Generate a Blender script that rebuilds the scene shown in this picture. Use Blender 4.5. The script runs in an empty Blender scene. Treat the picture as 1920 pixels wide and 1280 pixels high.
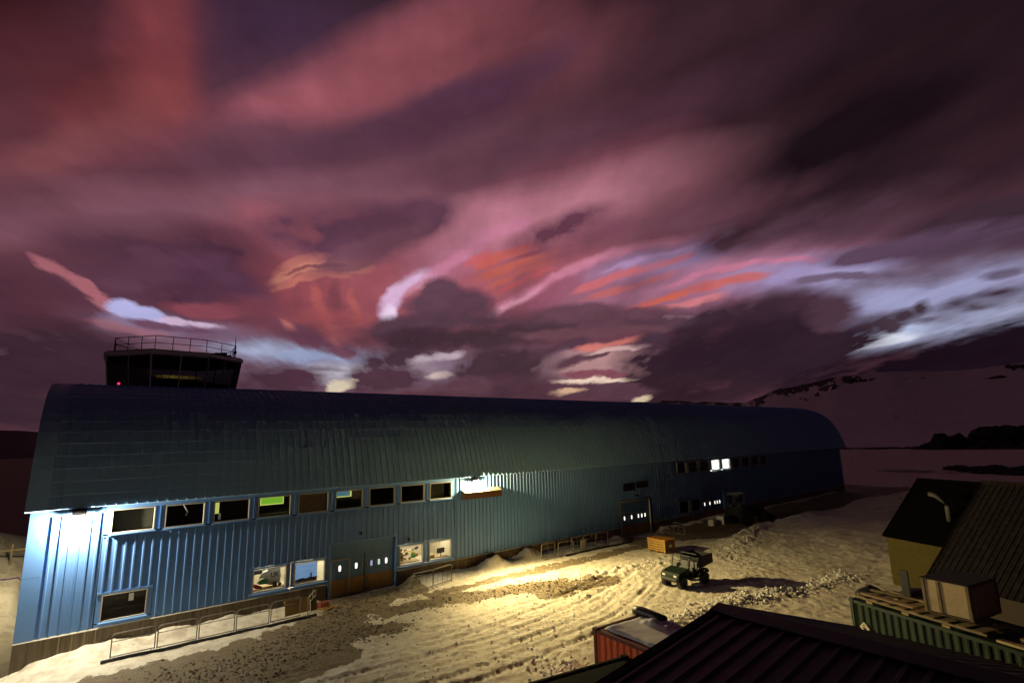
import bpy, bmesh, math, random
import numpy as np
from math import radians, sin, cos, tan, pi, sqrt, atan2
from mathutils import Matrix, Vector

SC = bpy.context.scene
COL = SC.collection

# ------------------------------------------------------------------ camera
cam_data = bpy.data.cameras.new('camera')
cam = bpy.data.objects.new('camera', cam_data)
COL.objects.link(cam)
CAM_POS = Vector((0, 0, 9.15))
_yaw, _pitch, _roll = radians(38.466), radians(10.606), radians(-1.4986)
_f = Vector((sin(_yaw) * cos(_pitch), cos(_yaw) * cos(_pitch), sin(_pitch)))
_r = Vector((cos(_yaw), -sin(_yaw), 0))
_u = _r.cross(_f)
_r2 = _r * cos(_roll) + _u * sin(_roll)
_u2 = -_r * sin(_roll) + _u * cos(_roll)
M = Matrix.Identity(4)
for i in range(3):
    M[i][0], M[i][1], M[i][2], M[i][3] = _r2[i], _u2[i], -_f[i], CAM_POS[i]
cam.matrix_world = M
cam_data.sensor_width = 36
cam_data.lens = 36 * 970.3 / 1920
cam_data.clip_start = 0.1
cam_data.clip_end = 12000
SC.camera = cam

# ------------------------------------------------------------------ view
SC.view_settings.view_transform = 'Standard'
SC.view_settings.look = 'None'
SC.view_settings.exposure = 0.0
SC.view_settings.gamma = 1.0
SC.view_settings.use_curve_mapping = False
SC.cycles.use_denoising = True
SC.cycles.max_bounces = 6
SC.cycles.diffuse_bounces = 3
SC.cycles.use_adaptive_sampling = True
SC.cycles.adaptive_threshold = .025
SC.cycles.adaptive_min_samples = 12
SC.cycles.glossy_bounces = 3
SC.cycles.transparent_max_bounces = 8
SC.cycles.caustics_reflective = False
SC.cycles.caustics_refractive = False
SC.cycles.sample_clamp_indirect = 4.0

# ------------------------------------------------------------------ dusk sky
def lin(h):
    h = h.lstrip('#')
    o = []
    for k in (0, 2, 4):
        c = int(h[k:k + 2], 16) / 255
        o.append(c / 12.92 if c <= .04045 else ((c + .055) / 1.055) ** 2.4)
    return o

# cloud masses by compass direction: azimuth, elevation, half length, half height, tilt (radians), colour, cover, edge softness
CLOUDS = [
    (1.5462, 0.5377, 1.4031, 0.6589, -0.447, '#080408', 1.00, 1.00),
    (1.2288, 0.4922, 1.0614, 0.3493, 0.118, '#33202a', 0.75, 1.00),
    (0.3978, 0.4665, 1.5067, 0.3828, 0.073, '#784e5c', 0.88, 1.00),
    (-0.1768, 0.5847, 0.5193, 0.3732, 0.446, '#0f080c', 1.00, 1.00),
    (-0.1384, 0.3082, 0.3116, 0.2686, 0.259, '#3e252d', 0.70, 1.00),
    (-0.0726, 0.4986, 0.4218, 0.2766, 0.510, '#622c31', 0.90, 1.00),
    (0.0299, 0.5994, 0.0923, 0.2357, 0.250, '#7d3a3c', 0.95, 0.80),
    (0.0030, 0.5049, 0.1388, 0.0705, 0.542, '#844243', 0.85, 0.80),
    (-0.1000, 0.4156, 0.1872, 0.0362, 0.681, '#7d474a', 0.85, 0.80),
    (0.1271, 0.5822, 0.0665, 0.3199, 0.158, '#4a2d3b', 0.80, 0.90),
    (0.2043, 0.6912, 0.4250, 0.2016, 0.221, '#3f2a43', 0.80, 0.97),
    (0.3819, 0.6298, 0.4539, 0.0966, 0.473, '#93505a', 1.00, 0.85),
    (0.2615, 0.5791, 0.2076, 0.0618, 0.526, '#98545f', 0.95, 0.85),
    (0.5712, 0.6963, 0.3323, 0.0895, 0.269, '#7d434b', 0.90, 0.85),
    (0.7453, 0.6746, 0.2863, 0.0912, 0.129, '#6e3c44', 0.80, 0.90),
    (0.3439, 0.5341, 0.5251, 0.0441, 0.364, '#4f3143', 0.95, 0.70),
    (0.5930, 0.6068, 0.3188, 0.0545, 0.364, '#4c2d3f', 0.95, 0.75),
    (-0.0066, 0.3967, 0.3451, 0.0497, 0.501, '#4e2f39', 0.90, 0.80),
    (0.1832, 0.4936, 0.2791, 0.0690, 0.272, '#583848', 0.70, 0.90),
    (0.9846, 0.5983, 0.3947, 0.1316, 0.114, '#472a33', 0.90, 0.90),
    (1.2634, 0.5537, 0.4246, 0.1840, -0.067, '#1e1218', 1.00, 0.90),
    (0.3574, 0.4515, 0.5909, 0.0560, 0.192, '#8a5a68', 0.90, 0.90),
    (0.7261, 0.5204, 0.6420, 0.0776, 0.128, '#50313f', 0.80, 0.90),
    (0.8538, 0.4440, 0.5292, 0.0602, 0.094, '#815a68', 0.80, 0.90),
    (0.0687, 0.3747, 0.4358, 0.0455, 0.307, '#7a5160', 0.85, 0.90),
    (1.0409, 0.4576, 0.5263, 0.0646, 0.188, '#43292f', 0.80, 0.85),
    (0.6102, 0.2990, 1.7028, 0.3656, -0.010, '#7d4a58', 0.90, 0.95),
    (0.3059, 0.2788, 0.3014, 0.1739, 0.073, '#8b464f', 0.95, 0.90),
    (0.6975, 0.3478, 0.4754, 0.1558, 0.325, '#a85c68', 0.90, 0.90),
    (0.5681, 0.3593, 0.2007, 0.0566, 0.579, '#a5667c', 0.90, 0.80),
    (0.7878, 0.4273, 0.4485, 0.0790, 0.152, '#ba7a8a', 1.00, 0.90),
    (1.0515, 0.2781, 0.3702, 0.0750, 0.122, '#a5708a', 1.00, 0.80),
    (1.0285, 0.3339, 0.2536, 0.0386, 0.139, '#9a83ae', 0.95, 0.80),
    (1.2225, 0.2604, 0.1755, 0.0395, -0.024, '#9a8ab4', 1.00, 0.75),
    (1.3761, 0.1889, 0.2944, 0.0888, -0.008, '#9a99bf', 1.00, 0.75),
    (1.3705, 0.1496, 0.2321, 0.0353, 0.111, '#a9b1d0', 1.00, 0.75),
    (0.4256, 0.1359, 0.7638, 0.0492, 0.003, '#8d7488', 0.95, 0.80),
    (0.0626, 0.1912, 0.2256, 0.0286, -0.069, '#857290', 0.80, 0.80),
    (0.2747, 0.1581, 0.1799, 0.0298, -0.075, '#939cbd', 1.00, 0.65),
    (0.2048, 0.1681, 0.0846, 0.0166, 0.054, '#a7aecb', 1.00, 0.65),
    (0.3492, 0.1253, 0.0943, 0.0218, 0.014, '#b5aebc', 1.00, 0.60),
    (0.8446, 0.1272, 0.2025, 0.0454, -0.048, '#a87f80', 1.00, 0.60),
    (0.5256, 0.1309, 0.0911, 0.0228, -0.007, '#8f7a88', 1.00, 0.60),
    (0.2647, 0.3598, 0.1519, 0.0487, -0.330, '#9c5860', 0.80, 0.80),
    (0.2461, 0.2977, 0.0414, 0.0142, 0.482, '#c8806f', 0.88, 0.72),
    (0.2901, 0.3161, 0.0423, 0.0146, 0.308, '#c8806f', 0.88, 0.72),
    (0.3520, 0.3236, 0.0650, 0.0151, -0.000, '#c8806f', 0.88, 0.72),
    (0.2550, 0.2831, 0.0406, 0.0096, 0.444, '#b86c62', 0.84, 0.72),
    (0.3002, 0.3003, 0.0403, 0.0098, 0.281, '#b86c62', 0.84, 0.72),
    (0.3429, 0.3070, 0.0332, 0.0101, -0.003, '#b86c62', 0.84, 0.72),
    (0.2532, 0.3171, 0.0425, 0.0110, 0.502, '#b96e66', 0.84, 0.72),
    (0.3033, 0.3367, 0.0485, 0.0114, 0.256, '#b96e66', 0.84, 0.72),
    (0.3613, 0.3407, 0.0498, 0.0118, -0.119, '#b96e66', 0.84, 0.72),
    (0.2719, 0.3092, 0.0385, 0.0048, 0.370, '#7e444c', 0.84, 0.72),
    (0.3231, 0.3213, 0.0455, 0.0050, 0.115, '#7e444c', 0.84, 0.72),
    (0.4033, 0.2551, 0.1230, 0.0661, 0.645, '#96505a', 0.90, 0.80),
    (0.2782, 0.2456, 0.0449, 0.0127, -1.401, '#7c424b', 0.56, 0.79),
    (0.3120, 0.2455, 0.0500, 0.0147, -1.368, '#b45a54', 0.56, 0.79),
    (0.3401, 0.2520, 0.0507, 0.0149, -1.696, '#6f3e49', 0.65, 0.79),
    (0.3692, 0.2461, 0.0462, 0.0118, -1.717, '#b8605a', 0.56, 0.79),
    (0.3270, 0.2221, 0.1053, 0.0261, 0.050, '#9c4f54', 0.80, 0.75),
    (0.4322, 0.2326, 0.0385, 0.0225, 1.252, '#cba6c6', 0.93, 0.72),
    (0.4517, 0.2693, 0.0428, 0.0226, 0.927, '#cba6c6', 0.93, 0.72),
    (0.4847, 0.3008, 0.0450, 0.0226, 0.606, '#cba6c6', 0.93, 0.72),
    (0.4357, 0.2302, 0.0320, 0.0156, 1.231, '#e0c9e0', 0.93, 0.77),
    (0.5228, 0.3257, 0.0398, 0.0175, 0.553, '#bf7892', 0.88, 0.79),
    (0.5681, 0.3544, 0.0554, 0.0175, 0.568, '#bf7892', 0.88, 0.79),
    (0.6225, 0.3852, 0.0535, 0.0174, 0.462, '#bf7892', 0.88, 0.79),
    (0.6777, 0.4090, 0.0518, 0.0173, 0.349, '#bf7892', 0.88, 0.79),
    (0.4890, 0.2828, 0.0399, 0.0176, 0.787, '#b0606a', 0.65, 0.79),
    (0.6271, 0.3403, 0.0506, 0.0158, 0.378, '#c45e54', 0.84, 0.77),
    (0.6870, 0.3582, 0.0572, 0.0157, 0.212, '#c45e54', 0.84, 0.77),
    (0.6427, 0.3179, 0.0574, 0.0141, 0.316, '#c4624f', 0.74, 0.72),
    (0.7188, 0.3380, 0.0730, 0.0140, 0.212, '#c4624f', 0.74, 0.72),
    (0.6638, 0.3023, 0.0575, 0.0107, 0.393, '#bd5f52', 0.74, 0.72),
    (0.7344, 0.3253, 0.0634, 0.0106, 0.244, '#bd5f52', 0.74, 0.72),
    (0.6002, 0.3450, 0.0407, 0.0105, 0.451, '#c05a5c', 0.74, 0.79),
    (0.6850, 0.2926, 0.0561, 0.0089, 0.362, '#b85658', 0.84, 0.72),
    (0.7393, 0.3124, 0.0384, 0.0089, 0.338, '#b85658', 0.84, 0.72),
    (0.7138, 0.3503, 0.0624, 0.0070, 0.246, '#8a4650', 0.74, 0.72),
    (0.6490, 0.2392, 0.0494, 0.0144, 0.583, '#c47c94', 0.88, 0.77),
    (0.7219, 0.2791, 0.0877, 0.0143, 0.451, '#c47c94', 0.88, 0.77),
    (0.8141, 0.3188, 0.0753, 0.0141, 0.358, '#c47c94', 0.88, 0.77),
    (0.8995, 0.3451, 0.0709, 0.0138, 0.236, '#c47c94', 0.88, 0.77),
    (0.9867, 0.3573, 0.0732, 0.0133, 0.049, '#c47c94', 0.88, 0.77),
    (0.6785, 0.2539, 0.0701, 0.0090, 0.538, '#dc9ab0', 0.84, 0.79),
    (0.7371, 0.2601, 0.1057, 0.0254, 0.467, '#93546a', 0.70, 0.70),
    (0.8436, 0.2846, 0.0563, 0.0106, 0.381, '#c0656c', 0.88, 0.72),
    (0.9173, 0.3083, 0.0688, 0.0104, 0.254, '#c0656c', 0.88, 0.72),
    (0.9936, 0.3242, 0.0571, 0.0101, 0.150, '#c0656c', 0.88, 0.72),
    (0.8685, 0.2691, 0.0613, 0.0088, 0.285, '#b9605c', 0.74, 0.72),
    (0.9462, 0.2905, 0.0671, 0.0086, 0.254, '#b9605c', 0.74, 0.72),
    (0.9277, 0.2452, 0.0432, 0.0104, 0.204, '#c55e52', 0.74, 0.72),
    (0.9877, 0.2566, 0.0568, 0.0102, 0.176, '#c55e52', 0.74, 0.72),
    (1.0548, 0.2642, 0.0531, 0.0100, 0.047, '#c55e52', 0.74, 0.72),
    (1.1139, 0.2655, 0.0437, 0.0097, -0.007, '#c55e52', 0.74, 0.72),
    (0.9752, 0.2530, 0.0602, 0.0068, 0.212, '#d0664f', 0.74, 0.72),
    (0.9416, 0.2315, 0.0640, 0.0086, 0.111, '#cf7a80', 0.88, 0.72),
    (1.0246, 0.2409, 0.0684, 0.0084, 0.114, '#cf7a80', 0.88, 0.72),
    (1.0139, 0.2805, 0.0632, 0.0084, 0.187, '#c47690', 0.84, 0.72),
    (1.0986, 0.2894, 0.0715, 0.0081, 0.035, '#c47690', 0.84, 0.72),
    (1.1808, 0.2860, 0.0593, 0.0078, -0.130, '#c47690', 0.84, 0.72),
    (0.9236, 0.3249, 0.0758, 0.0069, 0.259, '#b08ab4', 0.84, 0.77),
    (1.0147, 0.3416, 0.0697, 0.0067, 0.099, '#b08ab4', 0.84, 0.77),
    (0.9552, 0.2163, 0.0685, 0.0052, 0.002, '#d8b0c0', 0.84, 0.79),
    (1.3052, 0.3624, 0.4532, 0.0740, 0.015, '#3b242d', 1.00, 0.72),
    (1.2635, 0.3350, 0.2030, 0.0440, 0.039, '#593b49', 0.95, 0.60),
    (1.0441, 0.3947, 0.2637, 0.0566, 0.110, '#7a4d5c', 1.00, 0.70),
    (1.3428, 0.4641, 0.5457, 0.1758, 0.051, '#190f15', 1.00, 0.90),
    (1.4615, 0.2810, 0.1607, 0.0412, -0.066, '#3a2833', 1.00, 0.50),
    (1.3685, 0.2699, 0.1735, 0.0268, -0.071, '#574055', 0.95, 0.50),
    (0.3399, 0.3865, 0.2009, 0.0576, 0.160, '#58364a', 1.00, 0.60),
    (0.4408, 0.3991, 0.1637, 0.0492, 0.283, '#5a3849', 1.00, 0.50),
    (0.4008, 0.3531, 0.1367, 0.0366, 0.428, '#66404e', 0.90, 0.60),
    (0.7753, 0.3939, 0.1396, 0.0413, 0.259, '#63394a', 1.00, 0.60),
    (0.8274, 0.3657, 0.1401, 0.0292, 0.317, '#764656', 0.90, 0.60),
    (-0.1112, 0.2177, 0.0678, 0.0663, 0.171, '#512f3c', 0.95, 0.60),
    (-0.0630, 0.1984, 0.0639, 0.0406, -0.518, '#532f3b', 0.90, 0.60),
    (0.0766, 0.2850, 0.1887, 0.0932, 0.030, '#472a3a', 1.00, 0.51),
    (0.0260, 0.2811, 0.1117, 0.0596, 0.368, '#573647', 1.00, 0.60),
    (0.1488, 0.2638, 0.1071, 0.0615, -0.368, '#57354a', 1.00, 0.60),
    (0.1355, 0.2265, 0.0975, 0.0180, 0.021, '#84444f', 0.85, 0.60),
    (0.2006, 0.2372, 0.0760, 0.0269, -0.102, '#7b424e', 0.80, 0.70),
    (-0.0819, 0.1042, 0.1249, 0.0909, 0.108, '#3b2631', 1.00, 0.37),
    (-0.0101, 0.1003, 0.1146, 0.0872, -0.128, '#3d2733', 1.00, 0.48),
    (-0.0777, 0.2647, 0.0319, 0.0111, -0.659, '#a5636c', 0.84, 0.72),
    (-0.0476, 0.2397, 0.0352, 0.0112, -0.725, '#a5636c', 0.84, 0.72),
    (-0.0218, 0.2193, 0.0226, 0.0118, -0.570, '#a5636c', 0.84, 0.72),
    (0.0035, 0.2114, 0.0294, 0.0153, -0.289, '#aaa8d4', 0.93, 0.67),
    (0.0348, 0.2048, 0.0293, 0.0159, -0.123, '#aaa8d4', 0.93, 0.67),
    (0.0708, 0.2010, 0.0329, 0.0074, -0.047, '#c8aec8', 0.88, 0.72),
    (0.1141, 0.1991, 0.0376, 0.0076, -0.043, '#c8aec8', 0.88, 0.72),
    (-0.0054, 0.1849, 0.0349, 0.0082, -0.320, '#94606c', 0.74, 0.79),
    (0.0391, 0.1770, 0.0397, 0.0087, -0.043, '#94606c', 0.74, 0.79),
    (0.0502, 0.1900, 0.0439, 0.0102, -0.089, '#68465a', 0.93, 0.67),
    (0.1111, 0.1878, 0.0556, 0.0107, 0.008, '#68465a', 0.93, 0.67),
    (0.1272, 0.1785, 0.0676, 0.0092, 0.096, '#735064', 0.93, 0.72),
    (0.2915, 0.1856, 0.0879, 0.0236, -0.286, '#694052', 1.00, 0.51),
    (0.3478, 0.1692, 0.0647, 0.0171, -0.403, '#6b4354', 1.00, 0.59),
    (0.3281, 0.1920, 0.0382, 0.0185, -0.398, '#b2625e', 0.88, 0.77),
    (0.2501, 0.2063, 0.0194, 0.0097, -0.511, '#c07068', 0.84, 0.79),
    (0.2503, 0.1186, 0.0937, 0.0299, -0.089, '#4e3140', 1.00, 0.48),
    (0.2089, 0.0991, 0.1009, 0.0277, 0.020, '#4a2e3c', 1.00, 0.59),
    (0.3212, 0.1325, 0.0443, 0.0067, -0.050, '#5c4858', 0.88, 0.72),
    (1.2132, 0.2496, 0.0515, 0.0092, -0.006, '#655166', 0.88, 0.67),
    (1.2740, 0.2429, 0.0476, 0.0088, -0.218, '#655166', 0.88, 0.67),
    (1.3301, 0.2359, 0.0441, 0.0086, -0.025, '#655166', 0.88, 0.67),
    (1.2701, 0.1560, 0.0325, 0.0247, 0.310, '#453643', 0.93, 0.57),
    (1.3027, 0.1608, 0.0342, 0.0247, -0.002, '#453643', 0.93, 0.57),
    (1.3310, 0.1682, 0.0318, 0.0169, 0.176, '#43343f', 0.93, 0.62),
    (1.3570, 0.1778, 0.0225, 0.0154, 0.631, '#43343f', 0.93, 0.62),
    (1.3624, 0.1590, 0.0465, 0.0069, 0.115, '#55455a', 0.84, 0.72),
    (1.3991, 0.1773, 0.0427, 0.0133, 0.218, '#41333f', 0.93, 0.62),
    (1.4465, 0.1841, 0.0377, 0.0129, 0.058, '#41333f', 0.93, 0.62),
    (1.4218, 0.1707, 0.0374, 0.0079, 0.009, '#4b3c49', 0.93, 0.67),
    (1.4592, 0.2130, 0.0316, 0.0090, -0.009, '#5a4b5f', 0.84, 0.72),
    (1.2463, 0.1277, 0.0461, 0.0089, 0.133, '#dfe3f0', 0.88, 0.79),
    (1.3028, 0.1355, 0.0457, 0.0086, 0.139, '#dfe3f0', 0.88, 0.79),
    (1.1663, 0.1968, 0.1278, 0.0515, -0.016, '#4f3340', 1.00, 0.48),
    (1.0876, 0.1829, 0.1683, 0.0692, 0.118, '#3a2633', 1.00, 0.44),
    (1.0106, 0.1369, 0.1663, 0.0661, 0.180, '#33202c', 1.00, 0.44),
    (1.1341, 0.1312, 0.1879, 0.0732, 0.061, '#2c1c28', 1.00, 0.37),
    (1.2367, 0.1870, 0.0509, 0.0392, -0.146, '#4e3542', 1.00, 0.50),
    (0.9964, 0.0795, 0.1997, 0.0431, -0.017, '#332029', 1.00, 0.51),
    (1.3582, 0.0615, 0.2631, 0.0771, 0.116, '#1b0f19', 1.00, 0.27),
    (1.4572, 0.0762, 0.1229, 0.0759, 0.105, '#1b0f19', 1.00, 0.27),
    (0.5547, 0.2523, 0.1079, 0.0427, 0.003, '#5a3c4b', 1.00, 0.60),
    (0.5380, 0.2806, 0.0467, 0.0343, -0.329, '#5d3e4c', 0.95, 0.50),
    (0.5990, 0.2532, 0.0633, 0.0403, -0.008, '#5a3b4a', 1.00, 0.60),
    (0.4169, 0.2027, 0.0829, 0.0277, 0.214, '#543946', 0.93, 0.52),
    (0.5152, 0.2175, 0.0892, 0.0283, 0.086, '#543946', 0.93, 0.52),
    (0.6301, 0.2210, 0.1069, 0.0286, -0.017, '#543946', 0.93, 0.52),
    (0.7671, 0.2198, 0.1220, 0.0285, -0.004, '#543946', 0.93, 0.52),
    (0.9107, 0.2170, 0.1164, 0.0278, -0.034, '#543946', 0.93, 0.52),
    (0.8403, 0.2291, 0.1725, 0.0227, -0.029, '#65424f', 0.95, 0.50),
    (0.6086, 0.1915, 0.2380, 0.0229, 0.037, '#463039', 1.00, 0.51),
    (0.4746, 0.1816, 0.1333, 0.0300, 0.079, '#432c37', 1.00, 0.51),
    (0.4450, 0.1541, 0.0963, 0.0253, 0.221, '#46303b', 1.00, 0.59),
    (0.8178, 0.1947, 0.1611, 0.0137, 0.015, '#6a454f', 0.90, 0.50),
    (0.4260, 0.1140, 0.0948, 0.0300, 0.037, '#4b313d', 1.00, 0.59),
    (0.6492, 0.1341, 0.1291, 0.0549, 0.081, '#473039', 1.00, 0.41),
    (0.6689, 0.0927, 0.1876, 0.0385, -0.026, '#50343f', 1.00, 0.59),
    (0.5765, 0.1028, 0.0688, 0.0228, -0.016, '#5a3c47', 1.00, 0.45),
    (0.7386, 0.1634, 0.0480, 0.0161, 0.305, '#523744', 0.93, 0.67),
    (0.7910, 0.1756, 0.0460, 0.0160, 0.149, '#523744', 0.93, 0.67),
    (0.7790, 0.1393, 0.0462, 0.0124, 0.303, '#5a3b46', 0.93, 0.67),
    (0.8307, 0.1502, 0.0437, 0.0123, 0.109, '#5a3b46', 0.93, 0.67),
    (0.8265, 0.1672, 0.0501, 0.0088, 0.064, '#c8726a', 0.88, 0.72),
    (0.8878, 0.1753, 0.0503, 0.0087, 0.198, '#c8726a', 0.88, 0.72),
    (0.8718, 0.1602, 0.0721, 0.0070, 0.119, '#c8a29e', 0.88, 0.77),
    (0.8034, 0.1158, 0.0503, 0.0106, -0.008, '#7c4854', 0.93, 0.62),
    (0.8588, 0.1123, 0.0419, 0.0105, -0.128, '#7c4854', 0.93, 0.62),
    (0.8229, 0.1008, 0.0942, 0.0070, -0.025, '#e8ccb8', 0.88, 0.77),
    (0.9278, 0.1786, 0.0370, 0.0156, 0.223, '#463140', 0.93, 0.67),
    (0.9547, 0.1796, 0.0177, 0.0154, -0.466, '#463140', 0.93, 0.67),
    (0.8320, 0.0822, 0.1345, 0.0181, -0.039, '#553844', 1.00, 0.45),
    (0.7763, 0.0817, 0.0421, 0.0088, 0.065, '#d8b090', 0.88, 0.79),
    (0.9159, 0.0672, 0.0274, 0.0103, 0.052, '#d9c2a4', 0.88, 0.79),
    (0.5002, 0.1523, 0.0427, 0.0088, 0.236, '#b9a6b2', 0.88, 0.72),
    (0.5487, 0.1623, 0.0390, 0.0089, 0.169, '#b9a6b2', 0.88, 0.72),
    (0.5292, 0.1227, 0.0328, 0.0106, 0.152, '#cbb3ac', 0.88, 0.77),
    (0.3476, 0.1038, 0.0295, 0.0118, 0.243, '#d3c3ab', 0.88, 0.79),
]
world = bpy.data.worlds.new('World')
SC.world = world
world.use_nodes = True
world.cycles.sampling_method = 'NONE'
W = world.node_tree
W.nodes.clear()
def wn(t, **k):
    n = W.nodes.new(t)
    for a, b in k.items():
        setattr(n, a, b)
    return n
def wl(a, b):
    W.links.new(a, b)
def wmath(op, a, b=None, c=None):
    n = wn('ShaderNodeMath', operation=op)
    for i, v in enumerate((a, b, c)):
        if v is None:
            continue
        if isinstance(v, (int, float)):
            n.inputs[i].default_value = v
        else:
            wl(v, n.inputs[i])
    return n.outputs[0]
def wmix(fac, a, b, mode='MIX'):
    n = wn('ShaderNodeMix', data_type='RGBA', blend_type=mode)
    for s, v in ((n.inputs[0], fac), (n.inputs[6], a), (n.inputs[7], b)):
        if isinstance(v, (int, float)):
            s.default_value = v
        elif isinstance(v, (list, tuple)):
            s.default_value = (*v[:3], 1)
        else:
            wl(v, s)
    return n.outputs[2]
SUN_EL, SUN_AZ = radians(-2.0), radians(42)
tc = wn('ShaderNodeTexCoord')
sx = wn('ShaderNodeSeparateXYZ')
wl(tc.outputs['Generated'], sx.inputs[0])
az = wmath('ARCTAN2', sx.outputs[0], sx.outputs[1])
el = wmath('ARCSINE', sx.outputs[2])
cv = wn('ShaderNodeCombineXYZ')
wl(az, cv.inputs[0]); wl(el, cv.inputs[1])
def wnoise(vec, loc, rot, scale, s, detail, rough=.5):
    n = wn('ShaderNodeTexNoise', noise_dimensions='2D')
    tm = n.texture_mapping
    tm.vector_type = 'TEXTURE'
    tm.translation = loc; tm.rotation = (0, 0, rot); tm.scale = scale
    n.inputs['Scale'].default_value = s
    n.inputs['Detail'].default_value = detail
    n.inputs['Roughness'].default_value = rough
    wl(vec, n.inputs['Vector'])
    return n
def warp(vec, noise, amp):
    s = wn('ShaderNodeVectorMath', operation='SUBTRACT')
    wl(noise.outputs['Color'], s.inputs[0]); s.inputs[1].default_value = (.5, .5, .5)
    k = wn('ShaderNodeVectorMath', operation='MULTIPLY_ADD')
    wl(s.outputs[0], k.inputs[0]); k.inputs[1].default_value = amp
    wl(vec, k.inputs[2])
    return k.outputs[0]
p0 = cv.outputs[0]
# flat cloud deck seen in perspective: streaks run towards one point on the horizon
zc = wmath('MAXIMUM', sx.outputs[2], 0.0)
zc = wmath('ADD', zc, .16)
pk = wn('ShaderNodeCombineXYZ')
wl(wmath('DIVIDE', sx.outputs[0], zc), pk.inputs[0]); wl(wmath('DIVIDE', sx.outputs[1], zc), pk.inputs[1])
deck = pk.outputs[0]
STREET = radians(90 - 33)
p1 = warp(p0, wnoise(p0, (0, 0, 0), radians(8), (1.6, .8, 1), 6, 1.5), (.03, .018, 0))
p2 = warp(p1, wnoise(deck, (3, 1, 0), STREET, (2.2, .9, 1), 3.2, 5, .62), (.05, .026, 0))
nA = wnoise(deck, (1, 2, 0), STREET, (3.2, 1.0, 1), 2.4, 5, .55).outputs['Fac']
nB = wnoise(p1, (5, 2, 0), radians(6), (2.2, .8, 1), 13, 4, .52).outputs['Fac']
nAB = wmath('MULTIPLY', wmath('MAXIMUM', wmath('MULTIPLY_ADD', nA, 2.4, -.2), .1), wmath('MAXIMUM', wmath('MULTIPLY_ADD', nB, 2.6, -.3), .1))
nSoft = wmath('MULTIPLY_ADD', nA, 1.6, .2)
nC = wnoise(deck, (7, 4, 0), STREET, (2.2, .8, 1), 5.5, 6, .6).outputs['Fac']
nCr = wmath('MULTIPLY', wmath('MAXIMUM', wmath('MULTIPLY_ADD', nC, 2.2, -.1), .1), wmath('MAXIMUM', wmath('MULTIPLY_ADD', nB, 2.6, -.3), .1))
_rag = {}
def rag(soft):
    k = round(soft, 2)
    if k not in _rag:
        _rag[k] = wmath('MULTIPLY', nCr if k < .62 else nAB if k < .8 else nSoft, 1 / k)
    return _rag[k]
# clear dusk sky seen through the gaps
sky = wn('ShaderNodeTexSky', sky_type='NISHITA')
sky.sun_disc = False
sky.sun_elevation = SUN_EL
sky.sun_rotation = SUN_AZ
sky.altitude = 50
sky.dust_density = 1.5
col = wmix(1.0, sky.outputs[0], (.05, .05, .05), 'MULTIPLY')
# cloud deck: rosy towards the afterglow, night-dark on the other side
glow = wmath('MULTIPLY_ADD', sx.outputs[0], sin(SUN_AZ), wmath('MULTIPLY', sx.outputs[1], cos(SUN_AZ)))
gm = wn('ShaderNodeMapRange', interpolation_type='SMOOTHSTEP')
wl(glow, gm.inputs['Value'])
gm.inputs['From Min'].default_value = -.35
gm.inputs['From Max'].default_value = .75
up = wn('ShaderNodeMapRange', interpolation_type='SMOOTHSTEP')
wl(el, up.inputs['Value'])
up.inputs['From Min'].default_value = .25
up.inputs['From Max'].default_value = .95
dk = wmix(gm.outputs['Result'], lin('#191118'), lin('#573540'))
dk = wmix(up.outputs['Result'], dk, lin('#1c1118'))
col = wmix(0.97, col, dk)
for a, e, ra, re, t, hx, op, soft in CLOUDS:
    g = wn('ShaderNodeTexGradient', gradient_type='SPHERICAL')
    tm = g.texture_mapping
    tm.vector_type = 'TEXTURE'
    tm.translation = (a, e, 0); tm.rotation = (0, 0, t); tm.scale = (ra, re, 1)
    wl(p2 if soft < .95 else p1, g.inputs[0])
    gv = g.outputs['Fac']
    if soft < .95:
        gv = wmath('MULTIPLY', gv, rag(soft))
        if op < .93:
            gv = wmath('MINIMUM', gv, op)
    else:
        g.gradient_type = 'QUADRATIC_SPHERE'
        gv = wmath('MULTIPLY', gv, op)
    col = wmix(gv, col, lin(hx))
# fine streaks and soft billows in the cloud deck
kp = wmath('MULTIPLY', wmath('MULTIPLY_ADD', nC, .36, .82), wmath('MULTIPLY', wmath('MULTIPLY_ADD', nA, .5, .75), wmath('MULTIPLY_ADD', nB, .55, .725)))
kk = wn('ShaderNodeCombineXYZ')
for i in range(3):
    wl(kp, kk.inputs[i])
col = wmix(1.0, col, kk.outputs[0], 'MULTIPLY')
bg = wn('ShaderNodeBackground')
wl(col, bg.inputs[0]); bg.inputs[1].default_value = 1.0
wo = wn('ShaderNodeOutputWorld')
wl(bg.outputs[0], wo.inputs[0])

# last glow of the set sun, very weak
sd = bpy.data.lights.new('sun', 'SUN')
sd.energy = .015; sd.angle = radians(12); sd.color = (1, .62, .6)
so = bpy.data.objects.new('sun', sd)
COL.objects.link(so)
so.rotation_euler = Vector((-sin(SUN_AZ) * .95, -cos(SUN_AZ) * .95, -.3)).to_track_quat('-Z', 'Y').to_euler()

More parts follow.
